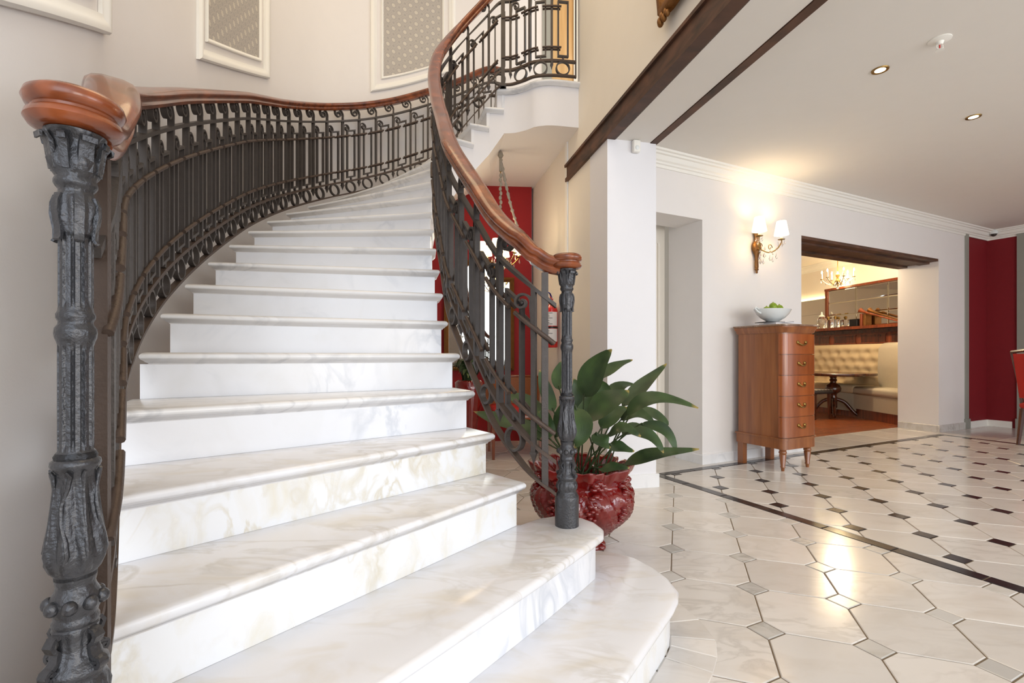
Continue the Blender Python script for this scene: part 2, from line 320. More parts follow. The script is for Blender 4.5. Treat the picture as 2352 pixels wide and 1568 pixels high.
# ------------------------------------------------------------------ stair geometry
IN = {3: (.058, 1.946), 4: (-.074, 2.095), 5: (-.173, 2.24), 6: (-.262, 2.41), 7: (-.345, 2.58), 8: (-.40, 2.775), 9: (-.45, 2.985), 10: (-.502, 3.17), 11: (-.545, 3.347),
      12: (-.585, 3.525), 13: (-.61, 3.69), 14: (-.62, 3.85), 15: (-.61, 4.0), 16: (-.565, 4.135), 17: (-.492, 4.249), 18: (-.383, 4.33), 19: (-.252, 4.385), 20: (-.118, 4.407)}
OUT = {3: (-.75, .918), 4: (-.948, 1.158), 5: (-1.17, 1.44), 6: (-1.38, 1.77), 7: (-1.535, 2.09), 8: (-1.64, 2.40), 9: (-1.73, 2.725), 10: (-1.805, 3.055), 11: (-1.868, 3.39),
       12: (-1.925, 3.76), 13: (-1.955, 4.14), 14: (-1.925, 4.51), 15: (-1.82, 4.86), 16: (-1.6, 5.17), 17: (-1.32, 5.4), 18: (-1.0, 5.55), 19: (-.65, 5.65), 20: (-.3, 5.7)}
BALC = [(0., 4.40), (.103, 4.35), (.187, 4.285), (.29, 4.255), (.40, 4.255), (.585, 4.29)]
NEWR = (.223, 1.948); NEWL = (-.692, .76)
def lerp(a, b, t): return tuple(x+(y-x)*t for x, y in zip(a, b))
def stepline(k, back=0., inset=0.):   # riser line k: (inner, outer), moved up the stair by back, ends pulled in by inset
    a, b = IN[k], OUT[k]; L = math.hypot(b[0]-a[0], b[1]-a[1]); ux, uy = (b[0]-a[0])/L, (b[1]-a[1])/L
    nx, ny = uy, -ux
    if k < 20:
        c = IN[k+1]; 
        if nx*(c[0]-a[0])+ny*(c[1]-a[1]) < 0: nx, ny = -nx, -ny
    else:
        c = IN[k-1]
        if nx*(c[0]-a[0])+ny*(c[1]-a[1]) > 0: nx, ny = -nx, -ny
    return ((a[0]+nx*back+ux*inset, a[1]+ny*back+uy*inset), (b[0]+nx*back-ux*inset, b[1]+ny*back-uy*inset))
NOSE = [(.016, 0), (.007, -.003), (.001, -.010), (0, -.017), (.003, -.026), (.012, -.032), (.015, -.036), (.022, -.040), (.026, -.046)]
stair = thing('staircase', 'curved white marble staircase climbing to the upper landing', 'staircase')
def tread_mesh(poly, flags, z, prof=NOSE):
    mb = MB(); R = []
    for d, dz in prof: R.append([(x, y, z+dz) for x, y in offset_poly(poly, [d if f else 0 for f in flags])])
    return mb.rings(R)
T2 = [(.03, 1.96), (.113, 2.037), (.18, 2.065), (.24, 2.066), (.2975, 2.045), (.345, 1.985), (.366, 1.91), (.352, 1.84), (.29, 1.75), (.096, 1.485), (-.25, 1.032), (-.545, .64), (-.62, .575), (-.70, .565), (-.78, .61), (-.84, .70), (-.85, .79), (-.80, .90), (-.77, .955)]
T2 = ccw(T2+[stepline(3, .06, .02)[1], stepline(3, .06, .02)[0]])
T1 = [(.20, 2.06), (.30, 2.135), (.385, 2.135), (.455, 2.11), (.53, 2.053), (.58, 1.963), (.61, 1.86), (.614, 1.764), (.59, 1.70), (.548, 1.63), (.285, 1.255), (.03, .877), (-.26, .45), (-.44, .2), (-.55, .14), (-.70, .16), (-.86, .30), (-.95, .52), (-.96, .75), (-.90, .93)]
T1 = ccw(T1+[(-.72, .98), (.04, 2.0)])
def flags_front(poly, backpts):   # all edges profiled except those joining two back points
    n = len(poly); isb = [any(math.hypot(p[0]-q[0], p[1]-q[1]) < .02 for q in backpts) for p in poly]
    return [not (isb[i] and isb[(i+1) % n]) for i in range(n)]
b2 = list(stepline(3, .06, .02)); f2 = flags_front(T2, b2); f1 = flags_front(T1, [(-.72, .98), (.04, 2.0)])
tread_mesh(T1, f1, RISE).build('tread', M['tread2'], stair, smooth=50)
tread_mesh(T2, f2, 2*RISE).build('tread', M['tread2'], stair, smooth=50)
MB().prism(offset_poly(T1, [.03 if f else 0 for f in f1]), 0.0, RISE-.045).build('riser', M['riser2'], stair, smooth=50)
MB().prism(offset_poly(T2, [.032 if f else 0 for f in f2]), RISE+.0005, 2*RISE-.045).build('riser', M['riser'], stair, smooth=50)
for k in range(3, 20):
    a, b = IN[k], OUT[k]; c, d = stepline(k+1, .045, .0)
    if k <= 5: e_ = (.07, .06, .04)[k-3]; L_ = math.hypot(b[0]-a[0], b[1]-a[1]); u_ = ((b[0]-a[0])/L_*e_, (b[1]-a[1])/L_*e_); b = (b[0]+u_[0], b[1]+u_[1]); d = (d[0]+u_[0], d[1]+u_[1])
    poly = [a, c, d, b]; fl = [True, False, True, True]
    if ccw(poly) is not poly: poly = [b, d, c, a]; fl = [True, False, True, True]
    z = k*RISE
    tread_mesh(poly, fl, z).build('tread', M['tread2'] if k <= 4 else M['tread'], stair, smooth=50)
for k in range(3, 21):
    (a, b), (c, d) = stepline(k, .027, .03), stepline(k, .055, .03)
    if k <= 6:
        e_ = (.07, .06, .05, .03)[k-3]; L_ = math.hypot(b[0]-a[0], b[1]-a[1]); u_ = ((b[0]-a[0])/L_*e_, (b[1]-a[1])/L_*e_); b = (b[0]+u_[0], b[1]+u_[1]); d = (d[0]+u_[0], d[1]+u_[1])
    MB().prism(ccw([a, b, d, c]), (k-1)*RISE+.0005, k*RISE-.044).build('riser', M['riser2'] if k in (3, 4) else M['riser'], stair)
# plastered carcass with stepped side and smooth soffit
mb = MB()
def zb(k): return max(0.0, k*RISE-.43) if k < 20 else 3.5-.40
for k in range(3, 20):
    (a, b), (c, d) = stepline(k, .05, .034), stepline(k+1, .05, .034)
    zt = k*RISE-.045; z0, z1 = zb(k), zb(k+1)
    mb.add([(*a, z0), (*b, z0), (*d, z1), (*c, z1), (*a, zt), (*b, zt), (*d, zt), (*c, zt)], [(0, 1, 2, 3), (4, 7, 6, 5), (0, 4, 5, 1), (1, 5, 6, 2), (2, 6, 7, 3), (3, 7, 4, 0)])
mb.build('stringer_body', M['wallw'], stair, smooth=0)
# landing: coping slab with a bulging front, plaster fascia below
FR = [(x, y) for x, y in cr([(-.14, 4.407)]+BALC+[(.70, 4.30)], 6)]; BKL = [(-.33+(x+.14)*1.2, 5.93) for x, y in FR]
def frn(i): a, b = FR[max(0, i-1)], FR[min(len(FR)-1, i+1)]; L = math.hypot(b[0]-a[0], b[1]-a[1]); return (-(b[1]-a[1])/L, (b[0]-a[0])/L)
R = []
for i, p in enumerate(FR):
    n_ = frn(i); R.append([(BKL[i][0], BKL[i][1], 3.5)]+[(p[0]+n_[0]*d, p[1]+n_[1]*d, 3.5+dz) for d, dz in NOSE]+[(BKL[i][0], BKL[i][1], 3.5-.046)])
MB().rings(R).build('tread', M['tread'], stair, smooth=50)['label'] = 'landing slab with bulging rounded edge'
R = []
for i, p in enumerate(FR):
    n_ = frn(i); q = (p[0]+n_[0]*.04, p[1]+n_[1]*.04); R.append([(*q, 3.454), (*q, 3.10), (*BKL[i], 3.10), (*BKL[i], 3.454)])
MB().rings(R).build('landing_fascia', M['wallw'], stair, smooth=50)
struct(MB().prism(ccw([(.62, 4.40), (2.6, 4.9), (2.6, 6.5), (.62, 6.2)]), 3.2, 3.499).build('floor_upper', M['tread'], smooth=0))

# ------------------------------------------------------------------ floor: octagon marble tiles with inset squares and dark border strips
fl_mb = MB().prism([(-3.2, -5), (10, -5), (10, 9), (-3.2, 9)], -.12, -.004)
floor = struct(fl_mb.build('floor', M['grout'], smooth=0), 'octagonal marble tile floor with dark inset squares')
def tilemesh(poly, gap=.0028):
    poly = ccw(poly); n = len(poly)
    p1 = offset_poly(poly, [gap]*n); p0 = offset_poly(poly, [gap+.003]*n)
    return MB().rings([[(x, y, -.02) for x, y in p1], [(x, y, -.0025) for x, y in p1], [(x, y, 0) for x, y in p0]], cap0=False)
def area2(p): return abs(sum(p[i-1][0]*p[i][1]-p[i][0]*p[i-1][1] for i in range(len(p))))/2
HP = .2447; QD = HP*.27     # half diagonal step of the lattice in (a, b); half side of the inset square in (a, b) axes
NA, NB = .156, .527
P = HP*math.sqrt(2); cut = .19*P/1.0
def octagon(ca, cb):          # lattice cell centre; sides face the u, v directions (45 deg to a, b)
    h = P/2; c = cut; pts = [(h-c, -h), (h, -h+c), (h, h-c), (h-c, h), (-h+c, h), (-h, h-c), (-h, -h+c), (-h+c, -h)]
    k = math.sqrt(.5); return [(ca+(x-y)*k, cb+(x+y)*k) for x, y in pts]
def square(ca, cb): q = cut*math.sqrt(.5); return [(ca-q, cb-q), (ca+q, cb-q), (ca+q, cb+q), (ca-q, cb+q)]
SW = .0425
regions = [('in', [(1, 0, SW), (-1, 0, -(4.86-SW)), (0, 1, SW), (0, -1, -6.2)]), ('out', [(-1, 0, SW), (1, 0, -3.4), (0, 1, -2.9), (0, -1, -6.2)])]
cand = []
for rn, hp in regions:
    for i in range(-30, 31):
        for j in range(-30, 31):
            if (i+j) % 2: continue
            na, nb = NA+i*HP, NB+j*HP      # square nodes; octagon centres are halfway in u (and v)
            for kind, poly in (('oct', octagon(na+HP, nb)), ('sq', square(na, nb))):
                q = poly
                for h in hp:
                    q = clip(q, *h)
                    if len(q) < 3: break
                if len(q) < 3 or area2(q) < .0004: continue
                full = area2(q) > area2(poly)*.999
                cx = sum(p[0] for p in q)/len(q); cy = sum(p[1] for p in q)/len(q); wx, wy = ab(cx, cy)
                if wy < .3: vis = -9
                else:
                    px, py = 1176+1100*wx/wy, 816.5+1100*EYE/wy
                    vis = (1 if -150 < px < 2560 and py < 1750 else 0)
                # nothing shows under the stair flight or behind the far walls
                if rn == 'out' and (wx < -1.6 or wy > 6.2): continue
                cand.append((vis > 0, area2(q)/max(.3, wy)**3, rn, kind, na, nb, q, full))
cand.sort(key=lambda t: (not t[0], -t[1]))
shared = {}
def put_tile(name, q, mat, full, key):
    R = lambda p: ab(*p)
    if full and key in shared:
        me, (ka, kb) = shared[key]; ca, cb = sum(p[0] for p in q)/len(q), sum(p[1] for p in q)/len(q)
        o = link(name, me, floor, (*ab(ca, cb), 0), 0)
    else:
        ca, cb = sum(p[0] for p in q)/len(q), sum(p[1] for p in q)/len(q); cx, cy = ab(ca, cb)
        me = tilemesh([(ab(*p)[0]-cx, ab(*p)[1]-cy) for p in q]).mesh(name, mat, 0)
        if full: shared[key] = (me, (ca, cb))
        o = link(name, me, floor, (cx, cy, 0), 0)
    return o
cnt = {'oct': 0, 'sq': 0}; rest = {}
for vis, a_, rn, kind, na, nb, q, full in cand:
    mat = M['tile'] if kind == 'oct' else (M['tileblack'] if rn == 'in' else M['tilesq'])
    if vis and cnt[kind] < 290:
        put_tile('octagonal_tile' if kind == 'oct' else ('dark_inset_tile' if rn == 'in' else 'pale_inset_tile'), q, mat, full, (kind, rn)); cnt[kind] += 1
    elif ab(*q[0])[1] > -3:
        mb = rest.setdefault(mat.name, (MB(), mat))[0]
        t = tilemesh([ab(*p) for p in q]); mb.add(t.v, t.f)
for k, (mb, mat) in rest.items():
    o = mb.build('tile_field', mat, floor, smooth=0); o['kind'] = 'stuff'
def strip(a0, a1, b0, b1, along, step=.37, mat=None, name='border_tile', z=0):
    n = max(1, round((a1-a0 if along == 'a' else b1-b0)/step))
    for i in range(n):
        if along == 'a': x0, x1 = a0+(a1-a0)*i/n, a0+(a1-a0)*(i+1)/n; q = [(x0, b0), (x1, b0), (x1, b1), (x0, b1)]
        else: x0, x1 = b0+(b1-b0)*i/n, b0+(b1-b0)*(i+1)/n; q = [(a0, x0), (a1, x0), (a1, x1), (a0, x1)]
        put_tile(name, q, mat or M['tileblack'], False, None)
strip(-SW, SW, -SW, 6.2, 'b'); strip(SW, 4.86-SW, -SW, SW, 'a'); strip(4.86-SW, 4.86+SW, -SW, 4.5, 'b')
strip(-.2, 4.86+SW, -.62, -SW, 'a', .5, M['tile'], 'threshold_slab'); strip(4.86+SW, 6.5, -.62, 4.5, 'b', .55, M['tile'], 'margin_slab')
# curved kerb tiles round the lowest step
arc = [p for p in T1]; n = len(arc)
off = offset_poly(T1, [-.13]*n); base_ = offset_poly(T1, [.028]*n)
for i in range(n):
    j = (i+1) % n; q = [base_[i], base_[j], off[j], off[i]]
    if area2(q) < .003 or min(p[1] for p in q) < .2 or max(p[0] for p in q) < .0: continue
    cx = sum(p[0] for p in q)/4; cy = sum(p[1] for p in q)/4
    t = tilemesh([(x-cx, y-cy) for x, y in q], .002); link('kerb_tile', t.mesh('kerb_tile', M['tile'], 0), floor, (cx, cy, .0022), 0)

# ------------------------------------------------------------------ walls of the hall
mb = MB(); WT = -.12
for a0, a1, th, z0, z1 in ((-.34, .664, .334, 2.337, ZC), (.664, 2.15, .44, 0, ZC), (2.15, 5.073, .478, 2.35, ZC), (5.073, 5.80, .478, 0, ZC)):
    abbox(mb, a0, a1, WT-th, WT, z0, z1)
wall_back = struct(mb.build('wall_back', M['wall'], smooth=0), 'cream hall wall with two openings')
mb = MB(); abbox(mb, 5.80, 6.487, WT-.2, WT-.01, 0, ZC); abbox(mb, 6.487, 6.70, WT-.2, 4.8, 0, ZC)
wall_red = struct(mb.build('wall_right', M['darkred'], smooth=0), 'dark red corner wall of the hall')
for n_, (a0, a1, b0, b1) in enumerate(((5.79, 5.87, WT-.02, WT+.02), (6.455, 6.50, .205, .34))):
    mb = MB(); abbox(mb, a0, a1, b0, b1, .13, 2.77); 
    if n_ == 0: abbox(mb, a0-.012, a1+.012, b0, b1+.014, 0, .14)
    else: abbox(mb, a0-.014, a1, b0-.012, b1+.012, 0, .14)
    struct(mb.build('trim_%d' % (n_+1), M['grey'], smooth=0), 'grey painted edge trim on the red wall')
# passage behind the column: closed cream door panel
mb = MB(); abbox(mb, -.28, .664, WT-.55, WT-.50, 0, 2.5)
struct(mb.build('wall_passage', M['wallc'], smooth=0))
mb = MB(); abbox(mb, .10, .56, WT-.50, WT-.47, 0, 2.2); 
dd = struct(mb.build('door_1', M['wallc'], smooth=0), 'flat cream door in the passage'); 
mb = MB(); abbox(mb, .535, .56, WT-.47, WT-.455, 0, 2.2); mb.build('door_edge', M['wallc'], dd, smooth=0)
# dark timber lining in the lintel of the wide opening
lin = thing('lintel_lining', 'dark stepped timber lining under the lintel of the wide opening', 'lintel')
for b0, b1, z0 in ((WT-.10, WT-.005, 2.318), (WT-.22, WT-.10, 2.295), (WT-.36, WT-.22, 2.31), (WT-.478, WT-.36, 2.285)):
    mb = MB(); abbox(mb, 2.15, 5.073, b0, b1, z0, 2.35); mb.build('board', M['beam'], lin, smooth=0)
# crown moulding and baseboards
CROWN = [(0, -.13), (.012, -.13), (.016, -.105), (.03, -.10), (.034, -.085), (.05, -.075), (.062, -.05), (.066, -.04), (.085, -.035), (.09, -.02), (.11, -.016), (.115, 0), (0, 0)]
def offpath(pts, prof, z, name, m):
    R = []; n = len(pts)
    for i, p in enumerate(pts):
        if i == 0: d = (pts[1][0]-p[0], pts[1][1]-p[1]); e = d
        elif i == n-1: d = (p[0]-pts[-2][0], p[1]-pts[-2][1]); e = d
        else: d = (p[0]-pts[i-1][0], p[1]-pts[i-1][1]); e = (pts[i+1][0]-p[0], pts[i+1][1]-p[1])
        l1, l2 = math.hypot(*d), math.hypot(*e); n1 = (d[1]/l1, -d[0]/l1); n2 = (e[1]/l2, -e[0]/l2)
        mx, my = n1[0]+n2[0], n1[1]+n2[1]; s = 2/(mx*mx+my*my); mx *= s; my *= s
        R.append([(p[0]+mx*u, p[1]+my*u, z+h) for u, h in prof])
    return MB().rings(R).build(name, m, smooth=30)
struct(offpath([ab(-.3, WT), ab(6.487, WT), ab(6.487, 4.5)], CROWN, ZC, 'trim_3', M['trimw']), 'white stepped crown moulding of the hall')
BASE = [(0, 0), (.018, 0), (.018, .085), (.012, .092), (0, .092)]
struct(offpath([ab(.664, WT-.33), ab(.664, WT), ab(2.15, WT), ab(2.15, WT-.47)], BASE, 0, 'baseboard_back', M['tread']), 'pale marble baseboard')
struct(offpath([ab(5.073, WT-.47), ab(5.073, WT), ab(5.78, WT)], BASE, 0, 'baseboard_pillar', M['tilesq']), 'pale marble baseboard')
struct(offpath([ab(5.885, WT-.01), ab(6.487, WT-.01), ab(6.487, .15)], BASE, 0, 'baseboard_right', M['trimw']), 'white baseboard under the red wall')
# column under the beam
colm = ccw([wb(0), wb(0, .414), wb(.36, .414), wb(.36)])
struct(MB().prism(colm, 0, ZB).build('wall_column', M['wallw'], smooth=0), 'white square column under the beams')
mb = MB(); cb_ = offset_poly(colm, [-.018]*4); mb.prism(cb_, 0, .105); struct(mb.build('baseboard_column', M['tread'], smooth=0), 'marble base of the column')
# beam wall: lower part running back under the landing, upper part above the beam
mb = MB(); mb.prism(ccw([wb(.30, .004), wb(.30, .16), wb(2.30, .16), wb(2.30, .004)]), 0, 3.11); 
mb.prism(ccw([wb(-6.5), wb(-6.5, .2), wb(.66, .2), wb(.66)]), ZB+.155, ZT)
struct(mb.build('wall_stair', M['wallc'], smooth=0), 'cream stairwell wall above the long beam')
mb = MB(); mb.prism(ccw([wb(.93, -.012), wb(.93, .004), wb(.985, .004), wb(.985, -.012)]), 0, 3.1); struct(mb.build('trim_4', M['trimw'], smooth=0), 'thin white vertical strip on the stair wall')
# ceilings
mb = MB(); mb.prism(ccw([wb(-6.5, .44), wb(.36, .44), ab(-.3, WT-.3), ab(6.7, WT-.3), ab(6.7, 5), (7.5, -3.2)]), ZC, ZC+.1)
struct(mb.build('ceiling', M['ceil'], smooth=0), 'plain pale hall ceiling')
mb = MB(); mb.prism(ccw([wb(-6.5, .07), wb(.4, .07), wb(.4, .36), wb(-6.5, .36)]), ZB, ZB+.12)
struct(mb.build('ceiling_soffit', M['ceil'], smooth=0), 'pale soffit strip between the two beams')
mb = MB(); mb.prism(ccw([(-3, -3), (.9, -3), (2.8, 7), (-3, 7)]), ZT, ZT+.1); struct(mb.build('ceiling_stairwell', M['wallw'], smooth=0))
bm1 = thing('beam', 'long rust-brown beam with flanges on the edge of the stairwell wall', 'beam')
p0, p1 = wb(.95), wb(-6.5)
def along(prof, name, par, m, s0=.95):
    a, b = wb(s0), wb(-6.5)
    return MB().rings([[(a[0]+WBN[0]*n, a[1]+WBN[1]*n, z) for n, z in prof], [(b[0]+WBN[0]*n, b[1]+WBN[1]*n, z) for n, z in prof]]).build(name, m, par, smooth=0)
along([(-.03, ZB+.135), (-.03, ZB+.158), (.02, ZB+.158), (.02, ZB+.135)], 'top_flange', bm1, M['beam'])
along([(-.012, ZB+.03), (-.012, ZB+.135), (.02, ZB+.135), (.02, ZB+.03)], 'web', bm1, M['beam'])
along([(-.022, ZB-.004), (-.022, ZB+.03), (.062, ZB+.03), (.062, ZB-.004)], 'bottom_flange', bm1, M['beam'])
bm2 = along([(.365, ZB-.004), (.365, ZC), (.425, ZC), (.425, ZB-.004)], 'beam', None, M['beam'], .02)
tag(bm2, 'narrow dark beam between the soffit strip and the hall ceiling', 'beam')

# ------------------------------------------------------------------ curved stairwell wall with panelled frames
wpts = [(-1.43, -4.5), (-1.43, -.5), (-1.43, .6), (-1.43, 1.12), (-1.475, 1.46), (-1.57, 1.76)]
def outn(k):
    a, b = OUT[max(3, k-1)], OUT[min(20, k+1)]; t = (b[0]-a[0], b[1]-a[1]); L = math.hypot(*t); return (-t[1]/L, t[0]/L)
for k in range(7, 17): n_ = outn(k); wpts.append((OUT[k][0]+n_[0]*.17, OUT[k][1]+n_[1]*.17))
wpts += [(-1.42, 5.56), (-1.05, 5.74), (-.6, 5.86), (-.05, 5.93), (.38, 5.985)]
WL = cr(wpts, 10)
inner = WL; outer = []
for i, p in enumerate(WL):
    a, b = WL[max(0, i-1)], WL[min(len(WL)-1, i+1)]; t = (b[0]-a[0], b[1]-a[1]); L = math.hypot(*t) or 1; outer.append((p[0]-t[1]/L*.15, p[1]+t[0]/L*.15))
wl = MB()
R = [[(*p, 0), (*q, 0), (*q, ZT), (*p, ZT)] for p, q in zip(inner, outer)]
wl.rings(R); struct(wl.build('wall_left', M['wall'], smooth=60), 'curved plaster wall of the stairwell')
WLS = [0]
for i in range(1, len(WL)): WLS.append(WLS[-1]+math.hypot(WL[i][0]-WL[i-1][0], WL[i][1]-WL[i-1][1]))
def wl_at(s, n=0):
    s = max(0, min(WLS[-1]-1e-6, s)); i = next(q for q in range(len(WLS)-1) if WLS[q+1] > s); t = (s-WLS[i])/(WLS[i+1]-WLS[i])
    a, b = WL[i], WL[i+1]; L = math.hypot(b[0]-a[0], b[1]-a[1]); p = lerp(a, b, t); d = ((b[0]-a[0])/L, (b[1]-a[1])/L)
    return (p[0]+d[1]*n, p[1]-d[0]*n)
def wl_find(ray):     # arc position on the wall seen along x/y = ray
    best = None
    for i in range(0, int(WLS[-1]*200)):
        s = i/200; x, y = wl_at(s)
        if y > .3 and abs(x/y-ray) < .006: best = s if best is None or abs(x/y-ray) < best[0] else best; return s
    return 0
def panel(s0, z0, s1, z1, H, label, mw=.075, gap=.055, iw=.028):
    t = thing('framed_panel', label, 'wall panel', (0, 0, 0), 0, 'framed wallpaper panels on the stairwell wall'); sl = (z1-z0)/(s1-s0)
    zf = lambda s: z0+(s-s0)*sl
    def mould(sa, sb, kind, wdt, d0, d1, off):
        # kind: bottom/top/left/right rectangular moulding with a rounded face; off: inset from the outer edge
        prof = [(0, 0), (.0, .6), (.15, .95), (.4, 1), (.6, .8), (.75, .55), (1, .45), (1, 0)]
        R = []
        if kind in ('bottom', 'top'):
            n = 14
            for i in range(n+1):
                s = sa+(sb-sa)*i/n; base = zf(s)+(off if kind == 'bottom' else H-off); sg = 1 if kind == 'bottom' else -1
                # mitre: shorten towards the inner edge
                ring = []
                for u, h in prof:
                    ss = s; k = u*wdt
                    f = (s-sa)/(sb-sa); ss = sa+k+(sb-sa-2*k)*f
                    ring.append((*wl_at(ss, d0+h*d1), zf(ss)+(off+k if kind == 'bottom' else H-off-k)))
                R.append(ring)
        else:
            for i in range(2):
                ring = []
                for u, h in prof:
                    k = u*wdt; ss = sa+k if kind == 'left' else sa-k
                    ring.append((*wl_at(ss, d0+h*d1), zf(ss)+(off+k if i == 0 else H-off-k)))
                R.append(ring)
        return MB().rings(R).build('moulding', M['trimw'], t, smooth=40)
    for wdt, off in ((mw, 0), (iw, mw+gap)):
        for kind, sa, sb in (('bottom', s0+off, s1-off), ('top', s0+off, s1-off), ('left', s0+off, 0), ('right', s1-off, 0)): mould(sa, sb, kind, wdt, .001, .03 if off == 0 else .018, off)
    off = mw+gap+iw*.8; n = 16; vs = []; fs = []; uvs = []
    for i in range(n+1):
        s = s0+off+(s1-s0-2*off)*i/n
        for z in (zf(s)+off, zf(s)+H-off): vs.append((*wl_at(s, .005), z)); uvs.append((s, z))
    for i in range(n): fs.append((2*i, 2*i+2, 2*i+3, 2*i+1))
    me = bpy.data.meshes.new('wallpaper'); me.from_pydata(vs, [], fs); uvl = me.uv_layers.new(name='UVMap')
    for l in me.loops: uvl.data[l.index].uv = uvs[l.vertex_index]
    me.materials.append(M['paperwall']); me.update(); link('wallpaper', me, t); return t
def zpx(s, y): return EYE+(816.5-y)*wl_at(s)[1]/1100
sA, sB = wl_find(-1.14), wl_find((245-1176)/1100); zB = zpx(sB, 78); 
panel(sA, zB-(sB-sA)*.50, sB, zB, 1.9, 'white framed grey wallpaper panel cut by the left edge of the picture')
sA, sB = wl_find((456-1176)/1100), wl_find((621-1176)/1100)
panel(sA, zpx(sA, 135), sB, zpx(sB, 181), 1.9, 'white framed grey wallpaper panel on the curved wall above the left rail')
sA, sB = wl_find((857-1176)/1100), wl_find((1052-1176)/1100)
panel(sA, zpx(sA, 212), sB, zpx(sB, 162), 1.7, 'white framed patterned wallpaper panel at the top of the stairs')
struct(offpath([(-1.43, -4), (-1.43, .6), (-1.432, 1.12)], BASE, 0, 'baseboard_left', M['trimw']), 'white baseboard of the stairwell wall')
# back wall under the stairs (red) and upper hall behind the landing
mb = MB(); mb.prism(ccw([(-1.5, 5.72), (.24, 5.86), (.24, 5.98), (-1.5, 5.98)]), 0, 3.13); struct(mb.build('wall_alcove', M['red'], smooth=0), 'bright red alcove wall under the stairs')
mb = MB(); mb.prism(ccw([(.38, 5.97), (.50, 5.99), (.50, 6.12), (.38, 6.12)]), 3.5, ZT); struct(mb.build('trim_5', M['grey'], smooth=0), 'grey door jamb on the upper landing')
dd = struct(MB().prism(ccw([(.50, 6.06), (.78, 6.08), (.78, 6.13), (.50, 6.11)]), 3.52, 6.0).build('door_2', M['door'], smooth=0), 'light wooden door on the upper landing')
mb = MB(); mb.prism(ccw([(.78, 6.04), (2.7, 6.3), (2.7, 6.45), (.78, 6.2)]), 3.5, ZT); struct(mb.build('wall_upper', M['wallc'], smooth=0))
# ------------------------------------------------------------------ balustrades
class Rail:
    def __init__(s, pts, n=10):
        s.p = cr(pts, n); s.s = [0]
        for a, b in zip(s.p, s.p[1:]): s.s.append(s.s[-1]+math.hypot(b[0]-a[0], b[1]-a[1]))
        s.L = s.s[-1]
    def at(s, q):
        q = max(0, min(s.L-1e-6, q)); lo, hi = 0, len(s.s)-2
        while lo < hi:
            m = (lo+hi+1)//2
            if s.s[m] <= q: lo = m
            else: hi = m-1
        a, b = s.p[lo], s.p[lo+1]; d = s.s[lo+1]-s.s[lo]; t = (q-s.s[lo])/d if d else 0
        return lerp(a, b, t)
    def frame(s, q, e=.03):
        a, b = s.at(q-e), s.at(q+e); L = math.hypot(b[0]-a[0], b[1]-a[1]) or 1
        return s.at(q), math.atan2(b[1]-a[1], b[0]-a[0]), (b[2]-a[2])/L
H_BASE, H_LOW, H_T1, H_T2, H_UP, H_RU, H_RT = .02, .15, .262, .625, .785, .895, .965
def spiral(cx, cz, r0, r1, a0, turns, n=26):
    return [(cx+(r0+(r1-r0)*i/n)*math.cos(a0+turns*2*PI*i/n), cz+(r0+(r1-r0)*i/n)*math.sin(a0+turns*2*PI*i/n)) for i in range(n+1)]
F = lambda x, n, z: (x, n, z)
BD = .028
def bar_mesh():   # main bar with pointed foot
    mb = MB(); mb.box((0, 0, (H_LOW-.03+H_UP)/2), (.019, BD, H_UP-H_LOW+.03))
    z = H_LOW-.03; mb.box((0, 0, z-.004), (.026, BD+.006, .010))
    w_, d_ = .011, BD/2
    mb.add([(-w_, -d_, z-.009), (w_, -d_, z-.009), (w_, d_, z-.009), (-w_, d_, z-.009), (0, 0, z-.055)], [(0, 1, 2, 3), (0, 4, 1), (1, 4, 2), (2, 4, 3), (3, 4, 0)])
    return mb.mesh('baluster', M['iron'], 30)
def scroll_mesh():   # big scroll above the upper rail, rolled to the downhill side
    pts = [(0.004, H_UP-.03), (.003, H_UP+.01)]+spiral(-.052, H_UP+.055, .057, .012, -.35, 1.45, 40)
    mb = MB().ring_strip(pts, [.011]*2+[.0095]*41, BD, F); mb.sphere((-.052-.008, 0, H_UP+.055), .012, 10, 6, (1, .8, 1)); return mb.mesh('scroll', M['iron'], 30)
def small_mesh():    # small scroll under the upper rail on the uphill side
    pts = [(.006, H_UP-.20), (.008, H_UP-.12)]+spiral(.050, H_UP-.056, .040, .010, PI+.35, -1.3, 34)
    mb = MB().ring_strip(pts, .0095, BD*.85, F); mb.sphere((.050, 0, H_UP-.056), .010, 10, 6, (1, .8, 1)); return mb.mesh('small_scroll', M['iron'], 30)
ME_BAR, ME_SCR, ME_SML = bar_mesh(), scroll_mesh(), small_mesh()
BAY = .2
RAILP = [(-.026, -.032), (.026, -.032), (.032, -.026), (.036, -.016), (.033, -.008), (.030, -.004), (.033, .0), (.043, .006), (.047, .016), (.044, .026), (.034, .034), (.018, .038),
         (-.018, .038), (-.034, .034), (-.044, .026), (-.047, .016), (-.043, .006), (-.033, 0), (-.030, -.004), (-.033, -.008), (-.036, -.016), (-.032, -.026)]
